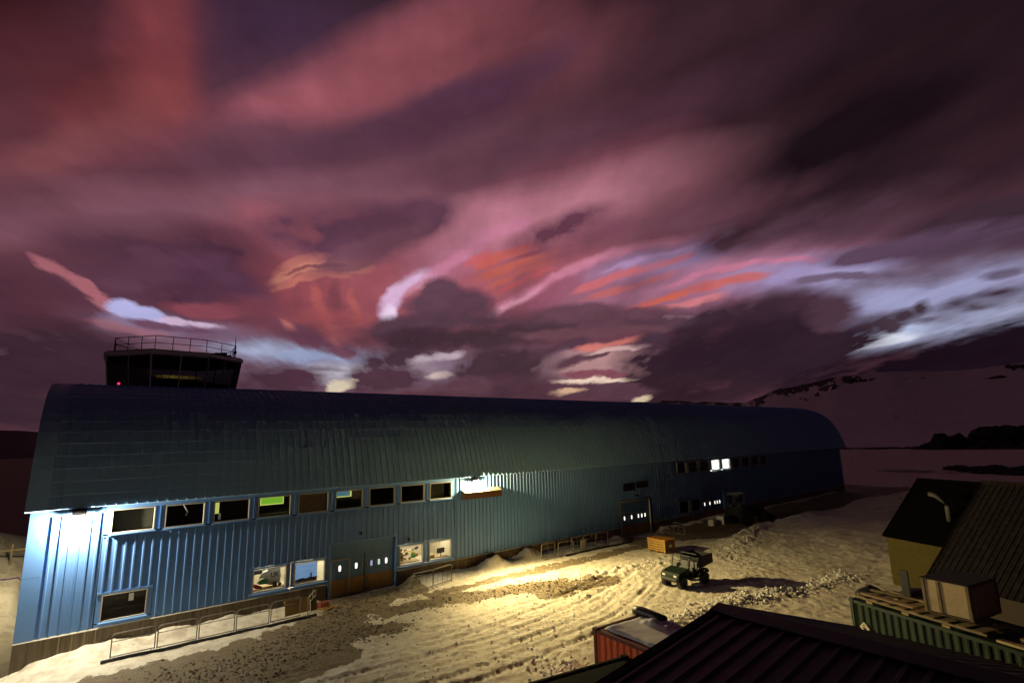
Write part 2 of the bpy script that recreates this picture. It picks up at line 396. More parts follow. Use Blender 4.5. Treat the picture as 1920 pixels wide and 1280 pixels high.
# ------------------------------------------------------------------ materials
MATS = {}
def material(name, color, rough=.6, metal=0., var=None, vscale=3., bump=0., bscale=20., emit=None, estr=0., spec=.5, stretch=(1, 1, 1), coat=0.):
    if name in MATS:
        return MATS[name]
    m = bpy.data.materials.new(name)
    m.use_nodes = True
    nt = m.node_tree
    b = nt.nodes['Principled BSDF']
    b.inputs['Base Color'].default_value = (*color, 1)
    b.inputs['Roughness'].default_value = rough
    b.inputs['Metallic'].default_value = metal
    b.inputs['Specular IOR Level'].default_value = spec
    b.inputs['Coat Weight'].default_value = coat
    if emit:
        b.inputs['Emission Color'].default_value = (*emit, 1)
        b.inputs['Emission Strength'].default_value = estr
    if var or bump:
        t = nt.nodes.new('ShaderNodeTexCoord')
        mp = nt.nodes.new('ShaderNodeMapping')
        mp.inputs['Scale'].default_value = stretch
        g = nt.nodes.new('ShaderNodeNewGeometry')
        nt.links.new(g.outputs['Position'], mp.inputs[0])
    if var:
        n = nt.nodes.new('ShaderNodeTexNoise')
        n.inputs['Scale'].default_value = vscale
        n.inputs['Detail'].default_value = 5
        n.inputs['Roughness'].default_value = .65
        nt.links.new(mp.outputs[0], n.inputs['Vector'])
        r = nt.nodes.new('ShaderNodeMapRange')
        r.inputs['From Min'].default_value = .35
        r.inputs['From Max'].default_value = .68
        nt.links.new(n.outputs['Fac'], r.inputs['Value'])
        x = nt.nodes.new('ShaderNodeMix'); x.data_type = 'RGBA'
        x.inputs[6].default_value = (*color, 1)
        x.inputs[7].default_value = (*var, 1)
        nt.links.new(r.outputs[0], x.inputs[0])
        nt.links.new(x.outputs[2], b.inputs['Base Color'])
        rr = nt.nodes.new('ShaderNodeMapRange')
        rr.inputs['To Min'].default_value = max(0, rough - .08)
        rr.inputs['To Max'].default_value = min(1, rough + .12)
        nt.links.new(n.outputs['Fac'], rr.inputs['Value'])
        nt.links.new(rr.outputs[0], b.inputs['Roughness'])
    if bump:
        n2 = nt.nodes.new('ShaderNodeTexNoise')
        n2.inputs['Scale'].default_value = bscale
        n2.inputs['Detail'].default_value = 4
        nt.links.new(mp.outputs[0], n2.inputs['Vector'])
        bp = nt.nodes.new('ShaderNodeBump')
        bp.inputs['Strength'].default_value = bump
        bp.inputs['Distance'].default_value = .02
        nt.links.new(n2.outputs['Fac'], bp.inputs['Height'])
        nt.links.new(bp.outputs[0], b.inputs['Normal'])
    MATS[name] = m
    return m
def glass_material(name, tint=(.9, .95, 1), refl=.05):
    if name in MATS:
        return MATS[name]
    m = bpy.data.materials.new(name)
    m.use_nodes = True
    nt = m.node_tree
    nt.nodes.clear()
    o = nt.nodes.new('ShaderNodeOutputMaterial')
    t = nt.nodes.new('ShaderNodeBsdfTransparent'); t.inputs[0].default_value = (*tint, 1)
    g = nt.nodes.new('ShaderNodeBsdfGlossy'); g.inputs['Roughness'].default_value = .03
    # Schlick reflectance, the same from both sides of the pane
    lw = nt.nodes.new('ShaderNodeLayerWeight'); lw.inputs[0].default_value = .5
    pw = nt.nodes.new('ShaderNodeMath'); pw.operation = 'POWER'; pw.inputs[1].default_value = 5
    nt.links.new(lw.outputs['Facing'], pw.inputs[0])
    mx = nt.nodes.new('ShaderNodeMixShader')
    a = nt.nodes.new('ShaderNodeMath'); a.operation = 'MULTIPLY_ADD'; a.inputs[1].default_value = 1 - refl; a.inputs[2].default_value = refl
    nt.links.new(pw.outputs[0], a.inputs[0])
    nt.links.new(a.outputs[0], mx.inputs[0])
    nt.links.new(t.outputs[0], mx.inputs[1]); nt.links.new(g.outputs[0], mx.inputs[2])
    nt.links.new(mx.outputs[0], o.inputs[0])
    MATS[name] = m
    return m

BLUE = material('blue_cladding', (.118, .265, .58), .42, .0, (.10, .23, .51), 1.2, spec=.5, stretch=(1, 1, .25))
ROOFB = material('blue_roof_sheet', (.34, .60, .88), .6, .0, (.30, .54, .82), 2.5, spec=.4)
TRIMB = material('blue_trim', (.122, .272, .59), .4)
CREAM = material('cream_frame', (.46, .43, .35), .55)
CONC = material('stained_concrete', (.20, .165, .12), .85, 0, (.10, .08, .055), 2.2, .4, 30, stretch=(2.5, 1, .25))
BROWNB = material('brown_board', (.16, .115, .07), .8, 0, (.09, .06, .035), 3, .3, 40, stretch=(4, 1, .3))
DARK = material('dark_interior', (.02, .02, .022), .8)
GLASS = glass_material('window_glass')
GALV = material('galvanised_steel', (.30, .275, .23), .5, .2, (.22, .2, .165), 6)
BLACK = material('black_plastic', (.012, .012, .013), .5)
STEELD = material('dark_steel', (.05, .05, .055), .5, .6)
WOOD = material('plywood', (.42, .30, .155), .7, 0, (.32, .22, .11), 4, .2, 30, stretch=(1, 1, 6))
WOODY = material('yellow_pallet_wood', (.55, .33, .06), .65, 0, (.45, .26, .05), 5)
SNOWM = material('packed_snow', (.80, .80, .80), .6, 0, (.66, .65, .63), 2.5, .6, 25)

# ------------------------------------------------------------------ mesh helpers
class MB:
    def __init__(s):
        s.v = []; s.f = []
    def add(s, vs, fs):
        n = len(s.v)
        s.v += [tuple(p) for p in vs]
        s.f += [tuple(i + n for i in f) for f in fs]
        return s
    def box(s, x0, x1, y0, y1, z0, z1, m=None):
        vs = [Vector(p) for p in ((x0, y0, z0), (x1, y0, z0), (x1, y1, z0), (x0, y1, z0), (x0, y0, z1), (x1, y0, z1), (x1, y1, z1), (x0, y1, z1))]
        if m is not None:
            vs = [m @ p for p in vs]
        return s.add(vs, [(0, 3, 2, 1), (4, 5, 6, 7), (0, 1, 5, 4), (1, 2, 6, 5), (2, 3, 7, 6), (3, 0, 4, 7)])
    def cbox(s, x0, x1, y0, y1, z0, z1, c=.02, m=None):
        """box with chamfered vertical and top edges"""
        def ring(i, z):
            a0, a1, b0, b1 = x0 + i, x1 - i, y0 + i, y1 - i
            return [(a0 + c, b0, z), (a1 - c, b0, z), (a1, b0 + c, z), (a1, b1 - c, z), (a1 - c, b1, z), (a0 + c, b1, z), (a0, b1 - c, z), (a0, b0 + c, z)]
        vs = ring(c * .7, z0) + ring(0, z0 + c) + ring(0, z1 - c) + ring(c * .7, z1)
        vs = [Vector(p) for p in vs]
        if m is not None:
            vs = [m @ p for p in vs]
        fs = [tuple(range(7, -1, -1)), tuple(range(24, 32))]
        for k in range(3):
            for i in range(8):
                j = (i + 1) % 8
                fs.append((k * 8 + i, k * 8 + j, k * 8 + 8 + j, k * 8 + 8 + i))
        return s.add(vs, fs)
    def prism(s, poly, a, b, axis='x', m=None):
        """polygon in the two other axes, extruded along axis from a to b"""
        def P(t, q):
            return Vector((t, q[0], q[1])) if axis == 'x' else (Vector((q[0], t, q[1])) if axis == 'y' else Vector((q[0], q[1], t)))
        n = len(poly)
        vs = [P(a, q) for q in poly] + [P(b, q) for q in poly]
        if m is not None:
            vs = [m @ p for p in vs]
        fs = [tuple(range(n - 1, -1, -1)), tuple(range(n, 2 * n))]
        fs += [(i, (i + 1) % n, n + (i + 1) % n, n + i) for i in range(n)]
        return s.add(vs, fs)
    def tube(s, pts, r, n=8, m=None):
        pts = [Vector(p) for p in pts]
        if m is not None:
            pts = [m @ p for p in pts]
        base = len(s.v)
        K = len(pts)
        up = Vector((0.13, .21, 1)).normalized()
        for i, p in enumerate(pts):
            d = (pts[min(i + 1, K - 1)] - pts[max(i - 1, 0)]).normalized()
            a = d.cross(up)
            if a.length < .05:
                a = d.cross(Vector((1, .1, 0)))
            a.normalize(); b = d.cross(a)
            rr = r[i] if isinstance(r, (list, tuple)) else r
            for k in range(n):
                t = 2 * pi * k / n
                s.v.append(tuple(p + a * (cos(t) * rr) + b * (sin(t) * rr)))
        for i in range(K - 1):
            for k in range(n):
                k2 = (k + 1) % n
                s.f.append((base + i * n + k, base + i * n + k2, base + (i + 1) * n + k2, base + (i + 1) * n + k))
        s.f.append(tuple(base + k for k in range(n - 1, -1, -1)))
        s.f.append(tuple(base + (K - 1) * n + k for k in range(n)))
        return s
    def wheel(s, c, ax, prof, n=20):
        """lathe: prof = [(offset along axis, radius)]"""
        ax = Vector(ax).normalized(); c = Vector(c)
        a = ax.cross(Vector((0, 0, 1))).normalized(); b = ax.cross(a)
        base = len(s.v); K = len(prof)
        for (o, r) in prof:
            for k in range(n):
                t = 2 * pi * k / n
                s.v.append(tuple(c + ax * o + a * (cos(t) * r) + b * (sin(t) * r)))
        for i in range(K - 1):
            for k in range(n):
                k2 = (k + 1) % n
                s.f.append((base + i * n + k, base + i * n + k2, base + (i + 1) * n + k2, base + (i + 1) * n + k))
        s.f.append(tuple(base + k for k in range(n - 1, -1, -1)))
        s.f.append(tuple(base + (K - 1) * n + k for k in range(n)))
        return s
    def mesh(s, name, mat, smooth=False):
        me = bpy.data.meshes.new(name)
        me.from_pydata(s.v, [], s.f)
        me.materials.append(mat)
        bm = bmesh.new(); bm.from_mesh(me)
        bmesh.ops.recalc_face_normals(bm, faces=bm.faces)
        bm.to_mesh(me); bm.free()
        if smooth:
            me.polygons.foreach_set('use_smooth', [True] * len(me.polygons))
        return me
    def build(s, name, mat, parent=None, smooth=False, **k):
        return link(name, s.mesh(name, mat, smooth), parent, **k)
def link(name, data, parent=None, loc=None, rot=None, label=None):
    o = bpy.data.objects.new(name, data)
    COL.objects.link(o)
    if parent is not None:
        o.parent = parent
    if loc is not None:
        o.location = loc
    if rot is not None:
        o.rotation_euler = rot
    if label:
        o['label'] = label
    return o
def tag(o, label=None, cat=None, group=None, kind=None):
    for k, v in (('label', label), ('category', cat), ('group', group), ('kind', kind)):
        if v:
            o[k] = v
    return o
def thing(name, loc, rz, label, cat, group=None):
    o = bpy.data.objects.new(name, None)
    COL.objects.link(o)
    o.location = loc; o.rotation_euler = (0, 0, rz)
    o.empty_display_size = .3
    return tag(o, label, cat, group)

# numpy value noise
def _hash(ix, iy, s):
    h = (ix.astype(np.int64) * 374761393 + iy.astype(np.int64) * 668265263 + s * 1274126177) & 0xffffffff
    h = ((h ^ (h >> 13)) * 1274126177) & 0xffffffff
    return ((h ^ (h >> 16)) & 0xffff) / 65535.0
def vnoise(x, y, s=0):
    ix, iy = np.floor(x), np.floor(y)
    fx, fy = x - ix, y - iy
    fx = fx * fx * (3 - 2 * fx); fy = fy * fy * (3 - 2 * fy)
    a, b = _hash(ix, iy, s), _hash(ix + 1, iy, s)
    c, d = _hash(ix, iy + 1, s), _hash(ix + 1, iy + 1, s)
    return (a * (1 - fx) + b * fx) * (1 - fy) + (c * (1 - fx) + d * fx) * fy
def fbm(x, y, o=4, s=0, g=.5):
    t = 0.; a = 1.; n = 0.
    for k in range(o):
        t = t + a * vnoise(x * 2 ** k + 17.3 * k, y * 2 ** k - 9.1 * k, s + k); n += a; a *= g
    return t / n - .5
def sstep(a, b, x):
    t = np.clip((x - a) / (b - a), 0, 1)
    return t * t * (3 - 2 * t)

# ================================================================== ground, one sheet out to the horizon
YF = 32.95          # plane of the long facade
def seg_d(x, y, a, b):
    ax, ay = a; bx, by = b
    dx, dy = bx - ax, by - ay
    t = np.clip(((x - ax) * dx + (y - ay) * dy) / (dx * dx + dy * dy), 0, 1)
    return np.hypot(x - ax - t * dx, y - ay - t * dy)
GRAVEL = [((1.2, 27.0), (5.8, 26.7), 1.9), ((5.8, 26.9), (9.6, 28.2), 2.2), ((9.6, 28.2), (13.2, 30.5), 1.6), ((12.0, 31.6), (16.2, 31.6), 1.3),
          ((13.5, 28.6), (19.9, 27.3), 1.0), ((19.9, 27.3), (23.9, 25.8), .9), ((22.5, 24.9), (26.7, 24.6), 1.1), ((3.0, 24.9), (8.6, 25.2), 1.7),
          ((9.0, 26.0), (12.5, 26.2), .9), ((38.6, 31.0), (43.5, 29.6), 1.6), ((43.5, 29.4), (90, 29.6), 2.6), ((17, 29.6), (37, 29.3), .55)]
def masks(x, y):
    n = fbm(x * .55, y * .55, 5, 3, .6)
    n2 = fbm(x * 2.3, y * 2.3, 4, 9, .6)
    g = np.zeros_like(x)
    for a, b, w in GRAVEL:
        d = seg_d(x, y, a, b)
        g = np.maximum(g, 1 - sstep(-.35, .45, d - w * (1 + 1.5 * n) + 1.0 * n2))
    far = sstep(84, 88, x) * (1 - sstep(99, 104, x + 6 * n)) * sstep(22, 26, y + 3 * n)
    left = (1 - sstep(40, 60, x)) * sstep(60, 66, y + 8 * n)
    patch = sstep(.17, .27, fbm(x * .035, y * .035, 5, 31)) * sstep(110, 130, x)
    return np.clip(np.maximum.reduce([g, far, left, patch]), 0, 1)
def ground_h(x, y):
    yard = sstep(-14, -6, x) * (1 - sstep(46, 54, x)) * sstep(6, 11, y) * (1 - sstep(33, 36, y))
    big = fbm(x * .22, y * .22, 3, 21) * .22
    mid = fbm(x * 1.1, y * 1.1, 4, 5, .55) * .09
    cl = np.abs(fbm(x * 2.6, y * 2.6, 3, 7, .6))
    fine = fbm(x * 4.2, y * 4.2, 3, 11, .8) * .085
    g = masks(x, y)
    z = big + mid * (1 - .6 * g) + fine * (1.0 + .3 * g) + (cl - .12) * .14 * (1 - g)
    z = z * (.35 + .65 * yard)
    # churned clods
    churn = np.zeros_like(x)
    for a, b, w, hh in (((21.5, 17.4), (27, 17.0), .7, .17), ((27, 17.0), (33.0, 15.2), .7, .22), ((23.8, 26.4), (34.5, 24.6), 1.5, .20),
                        ((33, 15.2), (38, 14.6), .9, .16), ((30.5, 16.6), (37, 20), 1.4, .12), ((13.2, 15.2), (16, 17), .8, .18), ((38, 22.5), (46, 24.5), 1.2, .2)):
        d = seg_d(x, y, a, b)
        churn = np.maximum(churn, hh * np.exp(-(d / w) ** 2))
    rough = np.abs(fbm(x * 1.9, y * 1.9, 4, 41, .7)) * 3.2
    z = z + churn * (.15 + rough)
    # wheel ruts
    for c, k, x0 in ((19.2, .028, 15), (20.3, .028, 15), (21.6, .024, 14.5), (22.7, .024, 14.5), (18.3, .034, 16), (24.2, .016, 17), (23.4, .02, 14)):
        yc = c + k * (x - x0) ** 2 * .55 + .12 * np.sin(x * .5 + c)
        d = np.abs(y - yc)
        amp = sstep(3, 8, x) * (1 - sstep(26, 36, x))
        amp = amp * (.25 + 1.3 * np.clip(.5 + 2 * fbm(x * .35, y * .35 + c, 2, 15), 0, 1))
        z = z - .05 * np.exp(-(d / .17) ** 2) * amp * (1 + .5 * np.sin(x * 21)) + .022 * np.exp(-((d - .30) / .12) ** 2) * amp
    # tread lines swept by turning vehicles
    rr_ = np.hypot(x - 17.5, y - 36.5)
    tread = np.sin(rr_ * 13 + 9 * fbm(x * .4, y * .4, 4, 19)) * .011 + np.sin(rr_ * 41 + 5 * fbm(x * .6, y * .6, 3, 22)) * .006
    z = z + tread * (1 - g) * np.clip(.5 + 3.2 * fbm(x * .28, y * .28, 3, 25), 0, 1) * sstep(3, 7, x) * (1 - sstep(27, 34, x)) * sstep(13, 16, y) * (1 - sstep(24, 27, y))
    # snow banked against the plinth
    wallside = sstep(31.2, 32.5, y) * (1 - sstep(33.2, 34, y)) * sstep(-3, -1, x) * (1 - sstep(86, 90, x))
    nod = 1 - sstep(10.6, 11.6, x) * (1 - sstep(16.2, 17.2, x))
    nod = nod * (1 - sstep(37.4, 38.2, x) * (1 - sstep(43.2, 44.2, x)))
    z = z + wallside * nod * (.22 + .5 * fbm(x * .8, y * .8, 3, 51))
    pile = .62 * np.exp(-((x - 23.3) / .9) ** 2 - ((y - 32.3) / .7) ** 2) + .5 * np.exp(-((x - 27.0) / .8) ** 2 - ((y - 32.5) / .6) ** 2) + .28 * np.exp(-((x - 16.9) / .7) ** 2 - ((y - 32.3) / .6) ** 2)
    z = z + pile * (1 + fbm(x * 3, y * 3, 3, 61))
    z = z - .07 * sstep(31, 32, y) * (1 - nod)
    # low ground at the near corner, mound beyond the gable end
    z = z - .45 * (1 - sstep(-2.6, .8, x)) * sstep(24, 31, y) * (1 - sstep(33, 40, y))
    z = z + 4.3 * np.exp(-((x + 9) / 8.0) ** 2) * sstep(35, 53, y + .6 * fbm(x * .3, y * .3, 3, 71) * 6) * (1 - sstep(54, 66, y)) * (1 - sstep(-3.0, -2.2, x))
    drift = np.abs(((y * .22 + x * .1 + fbm(x * .15, y * .15, 3, 77) * 2.2) % 1.0) - .5)
    z = z + .5 * drift * sstep(36, 42, y) * (1 - sstep(-3.5, -2.6, x)) * sstep(-60, -30, x)
    # raised snowfield beside the far road
    edge = 26.4 + .9 * fbm(x * .25, y * 0 + 3, 3, 81) * 2 - .018 * (x - 42)
    fld = sstep(37, 47, x) * (1 - sstep(-.1, 1.6, y - edge + 1.4)) * (1 - sstep(92, 104, x)) * sstep(-40, 0, y)
    nearhouse = 1 - .75 * np.exp(-((x - 40) / 7) ** 2 - ((y - 9) / 6) ** 2)
    z = z + fld * (.75 * nearhouse + .9 * fbm(x * .16, y * .16, 4, 91)) + fld * .25 * np.exp(-((y - edge + 1.2) / .9) ** 2) * (.4 + np.abs(fbm(x * .9, y * .9, 3, 95)) * 3)
    z = z + 1.3 * np.exp(-((x - 74) / 5) ** 2 - ((y - 20.5) / 2.6) ** 2)
    # plain and rolling distance
    far = sstep(100, 180, np.hypot(x, y))
    z = z + far * 3.0 * fbm(x * .012, y * .012, 4, 101)
    return z, g
def axis(a0, a1, step, lo, hi, grow=1.13):
    v = list(np.arange(a0, a1 + 1e-6, step))
    s = step
    p = v[-1]
    while p < hi:
        s *= grow; p += s; v.append(p)
    s = step; p = v[0]; pre = []
    while p > lo:
        s *= grow; p -= s; pre.append(p)
    return np.array(pre[::-1] + v)
gx = axis(-3, 46, .105, -2600, 3200)
gy = axis(12.5, 33.3, .105, -900, 3200)
GX, GY = np.meshgrid(gx, gy)
GZ, GG = ground_h(GX, GY)
def sheet(name, X, Y, Z, mat, attrs=None):
    ny, nx = X.shape
    me = bpy.data.meshes.new(name)
    idx = np.arange(nx * ny).reshape(ny, nx)
    q = np.stack([idx[:-1, :-1], idx[:-1, 1:], idx[1:, 1:], idx[1:, :-1]], -1).reshape(-1, 4)
    co = np.stack([X, Y, Z], -1).reshape(-1, 3).astype(np.float32)
    me.vertices.add(len(co)); me.vertices.foreach_set('co', co.ravel())
    me.loops.add(q.size); me.loops.foreach_set('vertex_index', q.ravel().astype(np.int32))
    me.polygons.add(len(q))
    me.polygons.foreach_set('loop_start', np.arange(0, q.size, 4, dtype=np.int32))
    me.polygons.foreach_set('use_smooth', np.ones(len(q), dtype=bool))
    me.update()
    for k, v in (attrs or {}).items():
        a = me.attributes.new(k, 'FLOAT', 'POINT')
        a.data.foreach_set('value', v.astype(np.float32).ravel())
    me.materials.append(mat)
    return link(name, me)
def ground_material(name, bare1, bare2, snow1, snow2, bscale=1., strength=.7):
    m = bpy.data.materials.new(name); m.use_nodes = True
    nt = m.node_tree; L = nt.links.new
    b = nt.nodes['Principled BSDF']
    def N(t, **k):
        n = nt.nodes.new(t)
        for a, c in k.items():
            setattr(n, a, c)
        return n
    geo = N('ShaderNodeNewGeometry')
    at = N('ShaderNodeAttribute', attribute_name='bare')
    def noise(s, d, r=.6):
        n = N('ShaderNodeTexNoise'); n.inputs['Scale'].default_value = s * bscale; n.inputs['Detail'].default_value = d; n.inputs['Roughness'].default_value = r
        L(geo.outputs['Position'], n.inputs['Vector']); return n
    def mix(f, a, c):
        n = N('ShaderNodeMix'); n.data_type = 'RGBA'
        L(f, n.inputs[0])
        for s, v in ((n.inputs[6], a), (n.inputs[7], c)):
            if isinstance(v, tuple): s.default_value = (*v, 1)
            else: L(v, s)
        return n.outputs[2]
    def rng(v, a, c):
        n = N('ShaderNodeMapRange', interpolation_type='SMOOTHSTEP'); L(v, n.inputs[0]); n.inputs[1].default_value = a; n.inputs[2].default_value = c; return n.outputs[0]
    n1, n2, n3, n4 = noise(1.3, 6, .65), noise(9, 5, .7), noise(30, 3, .7), noise(3.2, 6, .7)
    gravel = mix(rng(n3.outputs[0], .35, .65), bare1, bare2)
    gravel = mix(rng(n4.outputs[0], .58, .72), gravel, tuple(.75 * a for a in snow2))
    snow = mix(rng(n1.outputs[0], .42, .66), snow1, snow2)
    snow = mix(rng(n4.outputs[0], .63, .74), snow, tuple(.55 * a for a in snow2))
    # ragged border between snow and bare ground
    s = N('ShaderNodeMath', operation='MULTIPLY_ADD'); L(n2.outputs[0], s.inputs[0]); s.inputs[1].default_value = .9; s.inputs[2].default_value = -.45
    s2 = N('ShaderNodeMath', operation='ADD'); L(at.outputs['Fac'], s2.inputs[0]); L(s.outputs[0], s2.inputs[1])
    f = rng(s2.outputs[0], .38, .62)
    L(mix(f, snow, gravel), b.inputs['Base Color'])
    b.inputs['Roughness'].default_value = .75
    b.inputs['Specular IOR Level'].default_value = .25
    h = N('ShaderNodeMath', operation='MULTIPLY_ADD'); L(n2.outputs[0], h.inputs[0]); h.inputs[1].default_value = 1.0; L(n3.outputs[0], h.inputs[2])
    bp = N('ShaderNodeBump'); bp.inputs['Strength'].default_value = strength; bp.inputs['Distance'].default_value = .05 / bscale
    L(h.outputs[0], bp.inputs['Height']); L(bp.outputs[0], b.inputs['Normal'])
    return m
SNOWG = ground_material('snow_and_gravel', (.31, .245, .15), (.13, .10, .06), (.80, .74, .60), (.58, .51, .39), 1., 1.0)
ground = sheet('ground', GX, GY, GZ, SNOWG, {'bare': GG})
tag(ground, 'snow covered yard and plain with bare gravel patches', kind='structure')
def gz(x, y):
    a, b = ground_h(np.array([float(x)]), np.array([float(y)]))
    return float(a[0])

# ------------------------------------------------------------------ snowy hill behind the far end, dark ridge on the left
EL = [(30, 2.0), (40, 2.6), (47, 3.2), (51, 3.5), (55, 3.45), (58, 3.2), (62.5, 2.95), (63.6, 3.35), (65.1, 3.97), (67.4, 4.33), (70.1, 4.84), (74.3, 5.06), (79.4, 4.62), (83.3, 4.85), (90, 5.3), (100, 5.8), (112, 6)]
AZ = np.radians(np.linspace(34, 112, 420))
TT = np.linspace(0, 1.35, 130)
A2, T2 = np.meshgrid(AZ, TT)
els = np.radians(np.interp(np.degrees(A2), [e[0] for e in EL], [e[1] for e in EL]) + .10 * fbm(np.degrees(A2) * .9, T2 * 0, 4, 5) * (1 - sstep(70, 73, np.degrees(A2))) * 2)
R0, R1 = 300., 760.
RR = R0 + (R1 - R0) * T2
top = 9.15 + R1 * np.tan(els)
prof = np.where(T2 < 1, .12 * T2 + .88 * T2 ** 1.25, 1 - .5 * (T2 - 1))
HX, HY = RR * np.sin(A2), RR * np.cos(A2)
ad = np.degrees(A2)
nn = fbm(HX * .012, HY * .012, 5, 13, .6)
n3 = fbm(ad * 1.3, T2 * 9, 5, 17, .6)
rock = sstep(.02, .2, .62 - np.abs(T2 - .95 + .02 * (ad - 68)) * 3.2 + 1.9 * n3 - .13 * np.maximum(0, ad - 68.5)) * (1 - sstep(73, 75, ad))
rock = np.maximum(rock, sstep(.0, .1, .18 - np.hypot((ad - 83.6) / 2.2, (T2 - .93) / .10) * .3 + .6 * n3))
rock = np.maximum(rock, sstep(.0, .1, .12 - np.hypot((ad - 81.6) / 2.6, (T2 - .78) / .05) * .3 + .5 * n3))
rock = np.maximum(rock, sstep(0, .1, .06 - np.hypot((ad - 76) / 3.6, (T2 - .84) / .03) * .2 + .35 * n3))
rock = np.maximum(rock, sstep(.05, .2, .15 - np.abs(T2 - .96) * 2 + n3) * (1 - sstep(62, 64, ad)))
HZ = -1.5 + (top + 1.5) * prof + nn * 3 * sstep(.1, .4, T2) * (1 - sstep(.8, 1, T2)) + rock * (np.abs(n3) * 9 - .6) * (1 - .6 * sstep(.9, 1.0, T2))
HILLM = ground_material('snow_and_rock', (.010, .009, .009), (.005, .004, .004), (.90, .89, .89), (.80, .79, .79), .08, .5)
tag(sheet('hill', HX, HY, HZ, HILLM, {'bare': rock}), 'snow covered hill with dark rocky crest', kind='structure')
AZ = np.radians(np.linspace(-40, 20, 160)); T = np.linspace(0, 1.4, 24)
A2, T2 = np.meshgrid(AZ, T)
RR = 900 + 900 * T2
e2 = np.radians(1.25 + 1.6 * fbm(np.degrees(A2) * .12, T2 * 0, 4, 23))
HZ = (9.15 + 1800 * np.tan(e2)) * np.where(T2 < 1, T2, 1 - .4 * (T2 - 1)) - 4 + 6 * fbm(RR * .01, A2 * 30, 4, 29)
ROCKL = ground_material('dark_rock_land', (.02, .018, .017), (.01, .009, .009), (.05, .045, .045), (.04, .036, .036), .05, .5)
tag(sheet('distant_ridge', RR * np.sin(A2), RR * np.cos(A2), HZ, ROCKL, {'bare': np.ones_like(HZ)}), 'low dark ridge on the horizon past the gable end', kind='structure')

# rock outcrops standing out of the plain
ROCK = material('dark_rock', (.018, .016, .015), .9, 0, (.03, .027, .026), .4, .6, .8)
def outcrop(name, pieces, label, seed):
    rnd = random.Random(seed)
    bm = bmesh.new()
    for (x, y, z, rx, ry, rz) in pieces:
        tmp = bmesh.new()
        bmesh.ops.create_icosphere(tmp, subdivisions=3, radius=1)
        ox, oy = rnd.random() * 50, rnd.random() * 50
        co = np.array([v.co[:] for v in tmp.verts])
        d = 1 + 1.1 * fbm(co[:, 0] * 2.2 + ox + co[:, 2] * 1.3, co[:, 1] * 2.2 + oy - co[:, 2] * .9, 5, seed, .7)
        for v, k in zip(tmp.verts, d):
            v.co = Vector((x + v.co.x * rx * k, y + v.co.y * ry * k, z + v.co.z * rz * k))
        me = bpy.data.meshes.new('t'); tmp.to_mesh(me); tmp.free(); bm.from_mesh(me); bpy.data.meshes.remove(me)
    me = bpy.data.meshes.new(name); bm.to_mesh(me); bm.free()
    me.materials.append(ROCK)
    return tag(link(name, me), label, 'rock')
def pol(azd, r):
    return r * sin(radians(azd)), r * cos(radians(azd))
def around(a0, a1, r, n, z, rx, rz, seed):
    rnd = random.Random(seed); out = []
    for i in range(n):
        x, y = pol(a0 + (a1 - a0) * (i + .5) / n + rnd.uniform(-.3, .3), r + rnd.uniform(-8, 8))
        k = rnd.uniform(.7, 1.25)
        out.append((x, y, z, rx * k, rx * k * .8, rz * rnd.uniform(.6, 1.3)))
    return out
outcrop('rock_outcrop', around(77.0, 80.4, 294, 9, -2, 6.5, 7.0, 1) + around(75.6, 85.0, 286, 26, -1.5, 7, 3.4, 2) + around(79.5, 85.5, 300, 12, -1, 7, 6, 12), 'dark rounded rock knoll at the foot of the snowy hill', 3)
outcrop('rock_outcrop', around(80.0, 84.2, 345, 16, 3.5, 6, 4.5, 4), 'dark rock outcrop on the hillside above the rounded knoll', 5)
outcrop('rock_outcrop', around(77.8, 83.4, 150, 22, -.3, 2.4, 1.0, 6), 'low dark rocks on the snow plain just above the hut roofs', 7)
outcrop('rock_outcrop', around(70.2, 76.0, 305, 12, -.6, 6, 1.0, 8), 'thin line of dark stones crossing the far edge of the plain', 9)

# ================================================================== the long blue hangar
XL, XR = -2.08, 90.2
ZB, ZE = .92, 6.46
hangar = thing('hangar', (0, 0, 0), 0, 'very long blue metal clad hangar with curved roof and two rows of windows', 'hangar')
RIB = 1 / 3
def rib_sheet(w, h, k0=0.):
    """ribbed steel sheet in the plane y=0, facing -y, origin at its lower left corner"""
    pts = [(0.0, 0.0)]
    n = int(round(w / RIB))
    for k in range(max(n, 1)):
        c = (k + .5) * w / max(n, 1)
        pts += [(c - .055, 0), (c - .032, -.048), (c + .032, -.048), (c + .055, 0)]
    pts.append((w - .004, 0))
    v = [(x, y, 0) for x, y in pts] + [(x, y, h) for x, y in pts]
    m = len(pts)
    b = MB().add(v, [(i, i + 1, m + i + 1, m + i) for i in range(m - 1)])
    return b
_sh = {}
def clad(x0, x1, z0, z1, y=YF):
    """vertical run of sheets, each about one metre wide"""
    n = max(1, int(round((x1 - x0) / 1.0)))
    w = (x1 - x0) / n
    key = (round(w, 3), round(z1 - z0, 3))
    if key not in _sh:
        _sh[key] = rib_sheet(w, z1 - z0).mesh('cladding_sheet', BLUE)
    for i in range(n):
        link('cladding_sheet', _sh[key], hangar, (x0 + i * w, y - .002 * (i % 2), z0))
def flat(name, x0, x1, z0, z1, y0=YF - .03, y1=YF + .04, mat=None):
    return MB().box(x0, x1, y0, y1, z0, z1).build(name, mat or TRIMB, hangar)
